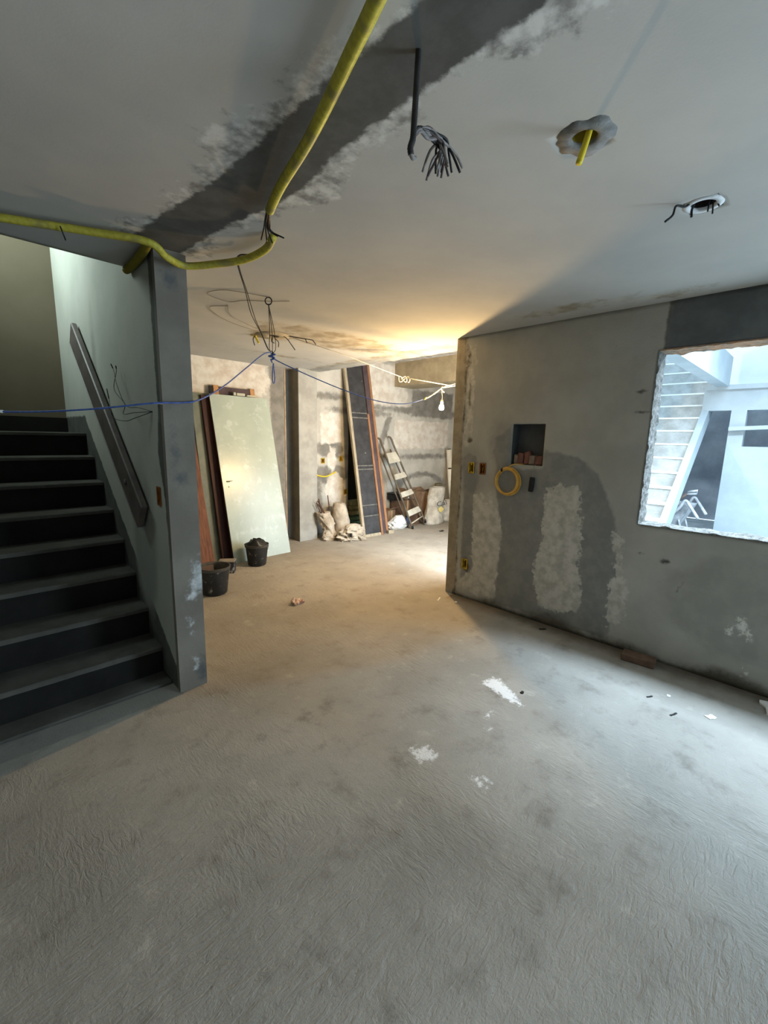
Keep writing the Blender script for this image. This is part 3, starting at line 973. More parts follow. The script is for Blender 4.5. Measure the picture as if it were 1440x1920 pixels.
# ------------------------------------------------------------------ cords in the air
M_BLUE = plain('blue_cord', (84, 112, 184), (62, 86, 150), 40, .5, .05)
M_STRING = plain('white_string', (224, 218, 206), (204, 198, 184), 40, .7, .05)
M_PLUG = plain('splice_yellow', (226, 216, 110), None, 40)
K0 = Vector((2.048, 3.5, 2.317))
bc = thing('blue_cable', 'thin blue cord strung across the room from the stairs to the lamp', 'cord')
L = spline([(-.24, 3.47, 1.735), (.2, 3.15, 1.715), (.505, 2.85, 1.735), (.79, 2.62, 1.780), (.95, 2.63, 1.795), (1.06, 2.66, 1.82), (1.30, 2.86, 1.93), (1.62, 3.14, 2.12), (1.87, 3.36, 2.27), (2.0, 3.46, 2.325), K0], 10)
MB().tube(L, .0050, 6).build('cord_run', M_BLUE, bc)
MB().tube(spline([K0 + Vector((.01, 0, .0)), K0 + Vector((.035, .01, -.035)), (2.38, 3.40, 2.165), (2.72, 3.30, 2.06), (3.05, 3.2, 1.985), (3.35, 3.12, 1.975), (3.60, 3.06, 2.04)], 10), .0046, 6).build('cord_run', M_BLUE, bc)
kn = [K0 + Vector((.02 * math.sin(t_ * 2.2), .02 * math.cos(t_ * 3.1), .012 - .012 * t_)) for t_ in np.linspace(0, 6, 50)]
MB().tube(kn, .0075, 6).build('knot', M_BLUE, bc)
lp = [K0 + Vector((.012 - .030 * math.sin(t_) * math.sin(t_ / 2) ** 1.5, -.022 * math.sin(t_) * math.sin(t_ / 2) ** 1.5, -.07 - .17 * (1 - math.cos(t_)) / 2)) for t_ in np.linspace(0, 2 * math.pi, 40)]
MB().tube(lp, .005, 6, closed=True).build('loop', M_BLUE, bc)
MB().tube([(.165, 3.18, 1.716), (.20, 3.15, 1.716)], .008, 6).build('tape_tag', plain('white_tape', (230, 230, 226), None, 20), bc)
MB().tube([(.80, 2.624, 1.781), (.845, 2.622, 1.786)], .0062, 6).build('tape_tag', plain('white_tape_b', (230, 230, 226), None, 20), bc)

bw = thing('black_wire', 'twin black wires dropping from the yellow conduit to the blue cord knot', 'wire')
for s in (-1, 1):
    MB().tube(spline([(1.225, 2.30, 2.572), (1.200 + s * .002, 2.36, 2.578), (1.208 + s * .003, 2.41, 2.567), (1.267 + s * .003, 2.50, 2.544), (1.394 + s * .005, 2.68, 2.512), (1.547 + s * .010, 2.90, 2.457), (1.659 + s * .006, 3.05, 2.433), (1.783 + s * .003, 3.20, 2.403), (1.967 + s * .003, 3.42, 2.339), K0 + Vector((-.01, -.03, .02)), K0], 8), .0032, 6).build('strand', M_WIRE, bw)
lw = thing('tie_wire', 'thin wire loop hooked on the ceiling and holding the cord knot', 'wire')
T0 = Vector((1.701, 2.941, 2.59))
MB().tube([T0 + Vector((.018 * math.sin(a), -.018 * math.sin(a) * .8, -.02 + .025 * math.cos(a))) for a in np.linspace(0, 2 * math.pi, 20)], .0045, 6, closed=True).build('hook', M_WIRE, lw)
for s in (-1, 0, 1):
    MB().tube(spline([T0 + Vector((0, 0, -.04)), T0.lerp(K0, .45) + Vector((s * .02 + .015, 0, -.03)), T0.lerp(K0, .8) + Vector((s * .03 + .01, 0, -.02)), K0 + Vector((s * .008, 0, .01))], 8), .003, 6).build('strand', M_WIRE, lw)

# faint old cable glued in loops on the ceiling
cl = thing('ceiling_wire', 'thin grey wire looping flat against the far ceiling', 'wire')
MB().tube(spline([(1.70, 2.94, 2.596), (1.52, 2.98, 2.594), (1.40, 3.05, 2.595), (1.37, 3.2, 2.594), (1.55, 3.26, 2.594), (1.62, 3.14, 2.595), (1.75, 3.02, 2.594), (1.85, 2.90, 2.595)], 10), .0022, 6).build('strand', plain('old_wire', (140, 128, 108), None, 20), cl)
MB().tube(spline([(1.60, 3.36, 2.595), (1.52, 3.52, 2.594), (1.80, 3.80, 2.594), (2.18, 3.95, 2.594)], 10), .0022, 6).build('strand', plain('old_wire_b', (140, 128, 108), None, 20), cl)
MB().tube(spline([(1.58, 3.34, 2.595), (1.75, 3.62, 2.594), (2.1, 3.85, 2.594)], 10), .0022, 6).build('strand', plain('old_wire_c', (140, 128, 108), None, 20), cl)

st = thing('white_string', 'taut white string running from the far ceiling to above the lamp', 'string')
A, B_, C_ = Vector((2.50, 3.88, 2.588)), Vector((3.60, 3.40, 2.292)), Vector((4.12, 3.06, 2.222))
MB().tube([A, Vector((2.94, 3.70, 2.49)), B_], .0034, 6).build('string_run', M_STRING, st)
MB().tube([B_ + Vector((.06, -.03, -.005)), C_], .0045, 6).build('string_run', M_STRING, st)
MB().tube([B_ + Vector((.002, .01, -.01)) + Vector((.045 * math.sin(t_) + .05 * (t_ / 9), -.03 * math.sin(t_) - .02 * (t_ / 9), .03 * math.sin(2 * t_) - .01)) for t_ in np.linspace(0, 9, 60)], .0045, 6).build('knot', M_STRING, st)

# lamp
t = NT('bulb_glow')
e = t.n('ShaderNodeEmission')
e.inputs[0].default_value = (1.0, .66, .30, 1)
e.inputs[1].default_value = 2800.0
t.l(e.outputs[0], t.t.nodes['Material Output'].inputs['Surface'])
M_BULB = t.m
BL = Vector((3.862, 3.03, 1.968))
lamp = thing('hanging_lamp', 'lit bare light bulb hanging by its wires in the far room', 'lamp', BL)
MB().lathe([(.0, -.030), (.014, -.027), (.024, -.016), (.027, 0), (.023, .016), (.015, .030), (.011, .040), (0, .040)], 14).build('bulb', M_BULB, lamp)
MB().lathe([(.0, .041), (.014, .041), (.015, .075), (.010, .085), (0, .086)], 12).build('socket', plain('socket_pale', (206, 190, 160), None, 20), lamp)
MB().tube(spline([(0, 0, .08), (.003, 0, .12), (-.008, .0, .165), (.004, .0, .195)], 6), .004, 6).build('cord_drop', M_STRING, lamp)
MB().tube(spline([(.02, -.01, .165), (-.012, .0, .185), (-.018, .0, .21), (.0, 0, .222)], 6), .0055, 6).build('hook_wire', M_STRING, lamp)
for s in (0, 1):
    MB().tube(spline([(-.262, .03, .072), (-.19, .02, .105 - s * .004), (-.09, .01, .155 + s * .006), (-.02, 0, .205), (.06, -.005, .222 + s * .012), (.27, .03, .262 + .02 * s)], 8), .0048, 6).build('feed_wire', M_STRING, lamp)
MB().tube([(-.272, .03, .066), (-.235, .026, .088)], .008, 6).build('splice', M_PLUG, lamp)

# wires sticking out of the stair wall
ww = thing('wall_wires', 'three thin black wire tails poking from the stair wall beside the column', 'wire')
E0 = (XC, 2.85, 1.745)
for pts in ([E0, (.80, 3.0, 1.74), (.78, 3.16, 1.735), (.80, 3.2, 1.80), (.79, 3.38, 1.90), (.82, 3.42, 2.02), (.82, 3.42, 2.06)],
            [E0, (.82, 2.98, 1.77), (.80, 3.17, 1.79), (.80, 3.35, 1.93), (.82, 3.48, 2.03), (.815, 3.52, 2.08)],
            [E0, (.81, 3.02, 1.71), (.77, 3.1, 1.69), (.76, 3.36, 1.72), (.79, 3.52, 1.81), (.80, 3.62, 1.92)]):
    L = spline(pts, 8)
    MB().tube(L, .0022, 6).build('wire', M_WIRE, ww)
    MB().tube(L[-6:], .0038, 6).build('tape_end', M_DARK, ww)

# ------------------------------------------------------------------ handrail board on the stair wall
M_RAIL = plain('rail_wood', (108, 100, 96), (86, 79, 76), 7, .45, .2, specks=((104, 98, 96), 22, .70), spec=.5)
hr = thing('handrail', 'dark wooden handrail plank fixed to the stair wall above the steps', 'handrail')
a, b = Vector((0, 4.73, 2.46)), Vector((0, 3.08, 1.07))
d = (a - b).normalized()
nrm = Vector((0, -d.z, d.y))
Ln = (a - b).length
Mh = Matrix(((1, 0, 0, 0), (0, d.y, nrm.y, 0), (0, d.z, nrm.z, 0), (0, 0, 0, 1)))
Mh = Matrix.Translation((0, b.y, b.z)) @ Mh
MB().box(XC - .055, 0, -.10, XC - .012, Ln, .10, Mh, bev=.008).build('board', M_RAIL, hr)
MB().box(XC - .058, .0, -.104, XC - .010, Ln, -.092, Mh, bev=.003).build('edge_strip', plain('rail_lit_edge', (132, 134, 134), None, 14, .35, .1, spec=.6), hr)  # paler strip: light on the rail's underside put into the colour
for u in (.22, Ln - .5, Ln * .5):
    MB().box(XC - .02, u - .02, -.02, XC + .002, u + .02, .02, Mh).build('bracket', M_DARK, hr)
MB().lathe([(.0, 0), (.02, .002), (.021, .006), (0, .007)], 16, Mh @ Matrix.Translation((XC - .055, .33, .0)) @ Matrix.Rotation(R(-90), 4, 'Y')).build('fixing_disc', plain('rail_disc', (110, 104, 102), None, 14), hr)

# ------------------------------------------------------------------ leaning panels behind the column
def lean(bl, br, tl):
    """matrix with origin at bottom-left, x along the width, z up the panel, y away from the viewer; returns matrix, width, height"""
    bl, br, tl = Vector(bl), Vector(br), Vector(tl)
    x = (br - bl)
    w = x.length
    x.normalize()
    z = tl - bl
    z -= x * z.dot(x)
    h = z.length
    z.normalize()
    y = z.cross(x)
    M = Matrix((x, y, z)).transposed().to_4x4()
    M.translation = bl
    return M, w, h


t = NT('door_pale_green')
g = t.noise(2.2, 5, .6)
sc = t.noise(7, 6, .7)
cd = t.mix(t.ramp(g, .3, .7), rgb((172, 184, 172)), rgb((160, 172, 162)))
cd = t.mix(t.math('MULTIPLY', t.ramp(sc, .52, .66), .7), cd, rgb((190, 202, 196)))
cd = t.mix(t.math('MULTIPLY', t.ramp(t.noise(16, 5, .7), .66, .74), .6), cd, rgb((140, 148, 128)))
M_DOOR = t.finish(cd, .27, t.math('ADD', sc, t.noise(3, 4, .5)), .10, .01, spec=.4)
M_REDDK = plain('red_brown_wood', (66, 36, 28), (44, 24, 20), 6, .6, .2, stretch=(8, 8, 1))
M_GRNGY = plain('grey_green_paint', (120, 124, 108), (100, 104, 90), 5, .6, .15)
M_BLKPN = plain('black_board', (34, 33, 33), (26, 25, 25), 6, .7, .2)
M_PLANK = plain('raw_plank', (126, 84, 62), (94, 60, 44), 5, .75, .3, stretch=(9, 9, 1), specks=((170, 140, 110), 12, .66))
M_TAN = plain('tan_wood', (186, 140, 92), (158, 114, 72), 6, .7, .25, stretch=(9, 9, 1))
M_PURP = plain('purple_brown_board', (86, 72, 74), (68, 57, 60), 6, .7, .2)

M, w, h = lean((2.375, 5.076, 0), (3.225, 5.112, 0), (2.376, 5.576, 2.129))
door = thing('loose_door', 'pale green flush door leaning on the wall as the front of its stack', 'door', M=M)
MB().box(0, 0, 0, w, .034, h, bev=.002).build('slab', M_DOOR, door)
MB().box(-.003, .001, 0, -.0005, .033, h).build('edge_band', M_REDDK, door)
hd_ = MB().box(.055, -.004, 1.045, .10, .001, 1.062).build('latch_slot', M_DARK, door)
MB().tube([(.062, -.006, 1.055), (.13, -.022, 1.058)], .006, 8).build('handle_stub', plain('pale_metal', (210, 206, 190), None, 20, .3, 0, .6), door)
ros = MB().lathe([(.0, -.002), (.016, -.003), (.018, .001)], 18, Matrix.Translation((.075, 0, .985)) @ Matrix.Rotation(R(90), 4, 'X')).build('lock_rosette', plain('rosette', (176, 184, 168), None, 20), door)
MB().box(.072, -.006, .975, .077, -.001, .992).build('keyhole', M_DARK, ros)

M, w, h = lean((2.28, 5.20, 0), (3.08, 5.23, 0), (2.315, 5.62, 2.112))
p2 = thing('loose_door', 'dark red-brown door edge showing behind the pale green door', 'door', M=M)
MB().box(0, 0, 0, w, .04, h, bev=.003).build('slab', M_REDDK, p2)
M, w, h = lean((2.165, 5.27, 0), (2.85, 5.30, 0), (2.19, 5.655, 2.135))
p3 = thing('loose_panel', 'grey-green painted panel leaning third from the front of the stack', 'panel', M=M)
MB().box(0, 0, 0, w, .03, h, bev=.003).build('board', M_GRNGY, p3)
for z in (.12, h - .12):
    MB().box(.01, .03, z - .04, w - .02, .045, z + .04).build('batten', M_TAN, p3)
M, w, h = lean((1.98, 5.34, 0), (2.6, 5.36, 0), (2.02, 5.69, 2.11))
p4 = thing('loose_panel', 'black board leaning at the back of the stack by the column', 'panel', M=M)
MB().box(0, 0, 0, w, .02, h, bev=.003).build('board', M_BLKPN, p4)
M, w, h = lean((1.86, 4.98, 0), (2.10, 4.995, 0), (1.90, 5.42, 1.75))
pl = thing('plank', 'reddish raw wood plank leaning behind the bucket by the column', 'plank', M=M)
MB().box(0, 0, 0, w, .028, h, bev=.003).build('board', M_PLANK, pl)
M, w, h = lean((2.46, 5.36, 0), (3.05, 5.38, 0), (2.41, 5.665, 2.252))
fr = thing('wooden_frame', 'tan and dark wooden frame standing taller behind the pale green door', 'frame', M=M)
for x in (0, w - .07):
    MB().box(x, 0, 0, x + .07, .035, h, bev=.004).build('stile', M_TAN, fr)
MB().box(.07, .008, 0, w - .07, .028, h - .012).build('infill', M_PURP, fr)
MB().box(-.05, .012, 0, -.004, .03, h - .01).build('side_board', M_BLKPN, fr)
hn = thing('hinge_offcuts', 'pale wood offcuts resting on top of the green door', 'offcut', (2.55, 5.60, 2.14))
for x0, x1, z in ((.14, .17, .035), (.185, .30, .03), (.33, .45, .014)):
    MB().box(x0, -.012, -.005, x1, .02, z, bev=.002).build('offcut', plain('pale_offcut', (190, 190, 172), None, 14), hn)

# ------------------------------------------------------------------ buckets and tin
M_BUCKET = plain('bucket_black', (36, 37, 38), (48, 48, 48), 9, .6, .15, specks=((128, 126, 120), 16, .60))
M_DUSTY = plain('bucket_inside', (84, 80, 74), (60, 58, 54), 9, .8, .2)


def bucket(label, loc, r0=.118, r1=.150, h=.275):
    o = thing('bucket', label, 'bucket', loc)
    MB().lathe([(0, .0), (r0 * .9, 0), (r0, .012), (r0 * .55 + r1 * .45, h * .5), (r1 - .004, h - .03)], 36).build('body', M_BUCKET, o)
    MB().lathe([(r1 - .006, h - .032), (r1 + .003, h - .030), (r1 + .003, h - .022), (r1, h - .02), (r1 + .006, h - .008), (r1 + .008, h), (r1 - .003, h + .001), (r1 - .008, h - .02), (r0 * .55 + r1 * .45 - .006, h * .5), (r0 - .006, .02), (0, .018)], 36).build('rim', M_DUSTY, o)
    MB().tube([(math.cos(a) * (r1 + .009), -.02 - math.sin(a) * .06 + 0, h - .02 + math.sin(a) * -.10) for a in np.linspace(.06, math.pi - .06, 18)], .0025, 6).build('bail', plain('bail_wire', (70, 70, 70), None, 10, .4, 0, .8), o)
    return o


b1 = bucket('black mortar-spattered bucket beside the column foot', (1.755, 4.235, .0), .125, .158, .29)
bt = thing('float_tool', 'wooden handled trowel standing inside the bucket by the column', 'trowel', (1.70, 4.22, .06))
MB().box(-.06, -.01, 0, .06, .004, .24, Matrix.Rotation(R(-10), 4, 'X')).build('blade', plain('tool_board', (104, 84, 70), None, 8), bt)
MB().tube([(-.03, -.035, .06), (-.015, -.05, .21)], .013, 8).build('handle', M_TAN, bt)
b2 = bucket('black bucket stuffed with a black bag in front of the green door', (2.575, 4.865, 0), .112, .142, .27)
bg = MB()
n, kk = 28, 9
for k in range(kk):
    for i in range(n):
        a = 2 * math.pi * i / n
        u = k / (kk - 1)
        rr = .132 * (1 - u ** 1.6 * .92)
        z = .235 + .095 * math.sin(u * 1.6) + .028 * pnoise(Vector((math.cos(a) * 3, math.sin(a) * 3, u * 4))) * (1 if k else 0)
        if 2.6 < a < 3.9 and k in (3, 4, 5):
            z += .07 * (1 - abs(a - 3.25) / .65) * (1 - abs(k - 4) / 2)
        bg.v.append((rr * math.cos(a), rr * math.sin(a), z))
for k in range(kk - 1):
    for i in range(n):
        bg.f.append([k * n + i, k * n + (i + 1) % n, (k + 1) * n + (i + 1) % n, (k + 1) * n + i])
        bg.smooth.append(True)
bg.f.append([(kk - 1) * n + i for i in range(n)])
bg.smooth.append(False)
o = bg.build('plastic_bag', plain('black_bag', (30, 29, 28), (22, 22, 22), 5, .4, .2, spec=.4), None, (2.575, 4.865, 0))
o.rotation_euler = (0, 0, R(40))
tag(o, 'crumpled black plastic bag filling the bucket before the green door', 'bag')
tin = thing('paint_tin', 'paint-dripped square tin on the floor between the two buckets', 'tin', (2.16, 4.81, 0))
tin.rotation_euler = (0, 0, R(-35))
MB().box(-.085, -.06, 0, .085, .06, .135, bev=.006).build('body', plain('tin_body', (66, 66, 72), (46, 46, 50), 8, .45, .15, .3, specks=((214, 214, 210), 10, .58)), tin)
MB().box(-.095, -.07, .136, .095, .07, .148, bev=.004).build('lid', plain('tin_lid', (146, 136, 120), (118, 108, 96), 10), tin)

# ------------------------------------------------------------------ sacks
M_SACK = plain('canvas_sack', (190, 178, 160), (152, 138, 120), 6, .9, .6, specks=((120, 108, 92), 9, .68))
M_SACK2 = plain('woven_white_sack', (198, 193, 182), (158, 151, 138), 6, .85, .6, specks=((140, 130, 112), 7, .7))
M_BAGW = plain('white_plastic', (226, 226, 222), (206, 206, 202), 8, .4, .3, spec=.5)


def sack_mesh(rx, ry, h, seed, prof, lean_=(0, 0), folds=.10, crumple=.06, n=48, rows=30, open_top=False, sub=None):
    """cloth bag: prof = list of (height fraction, radius fraction)"""
    mb = MB()
    hs_, rs_ = zip(*prof)
    for k in range(rows):
        u = k / (rows - 1)
        rf = float(np.interp(u, hs_, rs_))
        for i in range(n):
            a = 2 * math.pi * i / n
            c, s = math.cos(a), math.sin(a)
            f = 1 + folds * (.55 * math.sin(5 * a + 6 * u + seed) + .45 * math.sin(3 * a - 9 * u + seed * 2.3)) * (.3 + .7 * math.sin(math.pi * min(1, u * 1.0)))
            cr = crumple * fractal(Vector((c * 2.1 + seed, s * 2.1, u * 5)), 1, 2, 4) + crumple * .9 * (.5 - abs(pnoise(Vector((c * 3 + seed * 3, s * 3, u * 7)))) * 2)
            cr += crumple * .8 * (.35 - abs(math.sin(4 * a + 11 * u + 2.2 * pnoise(Vector((c * 1.5, s * 1.5, u * 3 + seed)))))) * math.sin(math.pi * u)
            r = rf * (f + cr)
            z = u * h + .03 * h * pnoise(Vector((c * 2, s * 2, seed + u * 2))) * (u > .08)
            mb.v.append((rx * r * c + lean_[0] * u ** 1.5, ry * r * s + lean_[1] * u ** 1.5, max(0, z)))
    for k in range(rows - 1):
        for i in range(n):
            mb.f.append([k * n + i, k * n + (i + 1) % n, (k + 1) * n + (i + 1) % n, (k + 1) * n + i])
            mb.smooth.append(True)
    mb.f.append(list(range(n))[::-1])
    mb.smooth.append(False)
    if open_top:
        base = (rows - 1) * n
        m0 = len(mb.v)
        for q, (sc_, dz) in enumerate(((.88, -.02), (.8, -.12), (.5, -.2))):
            for i in range(n):
                v = Vector(mb.v[base + i])
                cx = Vector((lean_[0], lean_[1], 0))
                p = cx + (Vector((v.x, v.y, 0)) - cx) * sc_
                mb.v.append((p.x, p.y, v.z + dz * h))
        for q in range(3):
            a0 = base if q == 0 else m0 + (q - 1) * n
            b0 = m0 + q * n
            for i in range(n):
                mb.f.append([a0 + i, a0 + (i + 1) % n, b0 + (i + 1) % n, b0 + i])
                mb.smooth.append(True)
        mb.f.append([m0 + 2 * n + i for i in range(n)])
        mb.smooth.append(False)
    else:
        mb.f.append([(rows - 1) * n + i for i in range(n)])
        mb.smooth.append(True)
    return mb


M_STICK = plain('rusty_stick', (92, 66, 52), (70, 50, 40), 12, .8, .2)
s1 = thing('debris_sack', 'cream canvas sack of sticks slumped against the far column', 'sack', (4.155, 5.405, 0))
sack_mesh(.12, .10, .44, 2.0, [(0, .85), (.08, 1.05), (.2, 1.0), (.32, .78), (.5, .9), (.75, 1.0), (1, .98)], (-.11, .06), .18, .19, open_top=True).build('cloth', M_SACK, s1)
for p, q, lab in (((4.04, 5.46, .36), (3.92, 5.46, .60), 'leftmost thin rusty stick poking out of the sack by the far column'), ((4.06, 5.48, .36), (3.95, 5.44, .66), 'longest thin rusty stick poking out of the sack by the far column'),
                  ((4.12, 5.46, .36), (3.99, 5.52, .62), 'rusty stick at the back of the sack by the far column'), ((4.14, 5.42, .30), (3.98, 5.50, .57), 'rusty stick lying lowest across the sack mouth by the far column')):
    tag(MB().tube([p, q], .0085, 6).build('stick', M_STICK), lab, 'stick', 'sticks in the canvas sack')
tag(MB().tube([(4.26, 5.46, 0), (4.245, 5.60, .68)], .009, 6).build('stick', M_STICK), 'upright dark stick standing between the cream canvas sacks', 'stick')
s2 = thing('canvas_sack', 'cream canvas sack with a stiff open mouth tilting up between the others', 'sack', (4.44, 5.47, 0))
sack_mesh(.15, .13, .56, 5.0, [(0, .95), (.1, 1.1), (.35, 1.1), (.6, 1.0), (.85, .82), (1, .62)], (-.05, .02), .05, .05, open_top=True).build('cloth', M_SACK, s2)
s3 = thing('canvas_sack', 'cream canvas sack crumpled low on the floor before the dark panel', 'sack', (4.38, 5.17, 0))
sack_mesh(.235, .15, .25, 9.0, [(0, .9), (.12, 1.04), (.4, 1.0), (.7, .84), (.9, .5), (1, .2)], (.05, .0), .14, .24, n=72, rows=40).build('cloth', M_SACK, s3)
MB().tube([(-.12, -.13, .11), (-.10, -.155, .11)], .03, 10).build('torn_hole', M_DARK, s3)
for q in range(6):
    MB().tube(spline([(.02, -.15, .09), (.05 + q * .012, -.19, .05), (.07 + q * .02, -.21, .006)], 5), .006, 5).build('frayed_strand', M_SACK, s3)
s1b = thing('canvas_sack', 'folded cream cloth sack flat on the floor at the far column', 'sack', (4.12, 5.36, 0))
sack_mesh(.15, .08, .10, 13.0, [(0, .95), (.3, 1.05), (.6, .95), (.85, .9), (1, .6)], (0, 0), .1, .12).build('cloth', M_SACK, s1b)

# ------------------------------------------------------------------ leaning dark panel, strips, plank
M_DKPN = plain('scuffed_black_panel', (62, 62, 64), (46, 46, 48), 7, .55, .2, specks=((140, 138, 134), 18, .67))
M_GREYW = plain('weathered_wood', (176, 164, 142), (146, 134, 112), 7, .8, .3, stretch=(8, 8, 1))
M_ORWD = plain('orange_wood', (160, 118, 86), (132, 94, 66), 6, .7, .25, stretch=(9, 9, 1))
M, w, h = lean((4.60, 5.095, 0), (4.985, 5.075, 0), (4.62, 5.70, 2.88))
dp = thing('framed_panel', 'tall black scuffed panel in a weathered frame leaning on the far wall', 'panel', M=M)
MB().box(.05, .012, .05, w - .005, .035, h).build('board', M_DKPN, dp)
MB().box(0, 0, 0, .05, .05, h, bev=.004).build('stile', M_GREYW, dp)
MB().box(.05, 0, 0, w, .05, .05, bev=.004).build('bottom_rail', M_GREYW, dp)
for z in (.34, .52, 1.12, 1.18, 1.98, 2.06):
    MB().box(.05, .004, z, w - .004, .014, z + .018).build('cleat', plain('cleat_%d' % int(z * 100), (120, 118, 114), (80, 80, 78), 16), dp)
M, w, h = lean((5.0, 5.08, 0), (5.04, 5.078, 0), (4.98, 5.52, 2.02))
o = thing('wood_strip', 'narrow orange-brown wood strip leaning along the black panel', 'strip', M=M)
MB().box(0, 0, 0, w, .03, h, bev=.003).build('batten', M_ORWD, o)
M, w, h = lean((5.05, 5.12, 0), (5.20, 5.12, 0), (5.02, 5.70, 2.86))
o = thing('plank', 'dark plank with a bright orange wood edge leaning right of the black panel', 'plank', M=M)
MB().box(0, 0, 0, w - .05, .03, h, bev=.003).build('board', M_PURP, o)
MB().box(w - .05, -.01, .02, w, .035, h, bev=.003).build('edge_strip', M_ORWD, o)
o = thing('wood_block', 'small pale wood block at the foot of the leaning orange plank', 'block', (5.20, 5.07, 0))
o.rotation_euler = (0, 0, R(-8))
MB().box(-.06, -.03, 0, .06, .03, .06, bev=.004).build('block', M_GREYW, o)
# crates in the gap behind the panel
M_CRATE = plain('green_crate', (104, 132, 100), (80, 106, 80), 8, .6, .15)
for i, (z, lab) in enumerate(((0, 'dark green crate on the floor behind the leaning black panel'), (.27, 'olive crate stacked on the green crate behind the black panel'))):
    cr = thing('crate', lab, 'crate', (5.03, 5.80, z))
    m_ = M_CRATE if i == 0 else plain('olive_crate', (150, 142, 98), (120, 112, 78), 8)
    MB().box(-.2, -.12, 0, .2, .12, .02).build('base', m_, cr)
    for s in (-1, 1):
        for z_ in (.02, .10, .18):
            MB().box(-.2, s * .12 - .006, z_, .2, s * .12 + .006, z_ + .055).build('slat', m_, cr)
            MB().box(s * .2 - .006, -.12, z_, s * .2 + .006, .12, z_ + .055).build('slat', m_, cr)

# ------------------------------------------------------------------ step ladder
M_LADR = plain('ladder_rail', (110, 98, 82), (80, 70, 58), 8, .6, .15)
M_LADT = plain('ladder_tread', (206, 202, 188), (178, 172, 156), 7, .75, .2, specks=((120, 112, 98), 14, .66))
ld = thing('step_ladder', 'folded step ladder with pale treads leaning against the far wall', 'ladder')
bl_, br_ = Vector((5.776, 5.068, .0)), Vector((6.20, 5.13, .06))
tl_, tr_ = Vector((5.415, 5.60, 1.59)), Vector((5.71, 5.625, 1.62))
for p, q in ((bl_, tl_), (br_, tr_)):
    d = (q - p)
    pts = spline([p, p + d * .04, p + d * .5, p + d * .9, q, q + Vector((-.045, .03, .03))], 6)
    MB().tube(pts, .018, 8).build('rail', M_LADR, ld)
    MB().tube([p + Vector((0, 0, .005)), p + Vector((0, 0, .03)) + d * .02], .021, 8).build('foot', M_DARK, ld)
for p, q in ((bl_ + Vector((.0, .09, 0)), tl_ + Vector((.02, .05, -.2))), (br_ + Vector((.0, .09, 0)), tr_ + Vector((.02, .03, -.2)))):
    MB().tube([p, q], .013, 8).build('rear_rail', M_LADR, ld)
for u, dep in ((.17, .11), (.38, .10), (.58, .10), (.79, .20)):
    A_, Bq = bl_.lerp(tl_, u), br_.lerp(tr_, u)
    x = (Bq - A_).normalized()
    y = Vector((0, 0, 1)).cross(x).normalized()
    z = x.cross(y)
    # treads tip towards the viewer because the ladder leans
    y2 = (y * .45 + z * .9).normalized()
    Mt = Matrix((x, y2, x.cross(y2))).transposed().to_4x4()
    Mt.translation = A_
    L_ = (Bq - A_).length
    MB().box(.0, -dep * .5, -.012, L_, dep * .5, .012, Mt, bev=.004).build('tread', M_LADT, ld)
MB().tube([bl_.lerp(tl_, .06), br_.lerp(tr_, .08)], .012, 8).build('cross_bar', M_LADT, ld)

# ------------------------------------------------------------------ boxes and bags at the far wall
M_CARD = plain('cardboard', (146, 120, 97), (124, 100, 80), 5, .85, .12)
M_CARD2 = plain('cardboard_dark', (116, 92, 73), (96, 75, 59), 5, .85, .12)


def carton(label, loc, size, rot, m=None, flaps=True):
    o = thing('cardboard_box', label, 'box', loc)
    o.rotation_euler = (0, 0, R(rot))
    a, b, c = size[0] / 2, size[1] / 2, size[2]
    m = m or M_CARD
    q = MB()
    q.box(-a, -b, 0, a, b, .006)
    q.box(-a, -b, .006, -a + .006, b, c)
    q.box(a - .006, -b, .006, a, b, c)
    q.box(-a + .006, -b, .006, a - .006, -b + .006, c)
    q.box(-a + .006, b - .006, .006, a - .006, b, c)
    q.build('carton', m, o)
    if flaps:
        for s in (-1, 1):
            MB().box(-a, -.003, 0, a, .003, b * .9, Matrix.Translation((0, s * b, c)) @ Matrix.Rotation(R(-s * 55), 4, 'X')).build('flap', m, o)
    else:
        MB().box(-a, -b, c, a, b, c + .006).build('flap', m, o)
    MB().box(-.025, -b - .001, c * .35, .025, -b, c).build('tape', plain('box_tape', (186, 154, 112), None, 8, .4), o)
    return o


carton('open brown cardboard box left of the ladder at the plank foot', (5.66, 5.62, 0), (.25, .2, .30), 12)
carton('tall brown cardboard box standing behind the ladder', (6.02, 5.58, 0), (.36, .26, .46), 8, M_CARD2, False)
carton('small brown cardboard box between the ladder foot and the large sack', (6.22, 5.40, 0), (.24, .18, .22), 14, M_CARD2, False)
carton('brown cardboard box with torn flaps leaning above beside the large sack', (6.60, 5.56, 0), (.34, .20, .60), 4)
carton('cardboard box resting on the tall box behind the ladder', (6.16, 5.60, .468), (.26, .2, .16), 10, M_CARD, True)
bgw = thing('plastic_bag', 'white plastic shopping bag on the floor left of the ladder foot', 'bag', (5.58, 5.28, 0))
sack_mesh(.20, .13, .24, 4.4, [(0, .7), (.15, 1.0), (.45, 1.0), (.75, .75), (.9, .5), (1, .4)], (.04, 0), .12, .14).build('film', M_BAGW, bgw)
bx = thing('blue_can', 'blue can on the floor at the left foot of the ladder', 'can', (5.83, 5.29, 0))
MB().lathe([(0, 0), (.055, 0), (.06, .01), (.06, .18), (.05, .20), (0, .205)], 20).build('body', plain('blue_paint', (54, 74, 120), (42, 58, 96), 8, .5), bx)
tr = thing('toolbox', 'black lidded bin on top of the boxes behind the ladder', 'bin', (5.86, 5.62, .468))
MB().box(-.12, -.09, 0, .12, .09, .12, bev=.01).build('body', M_DARK, tr)
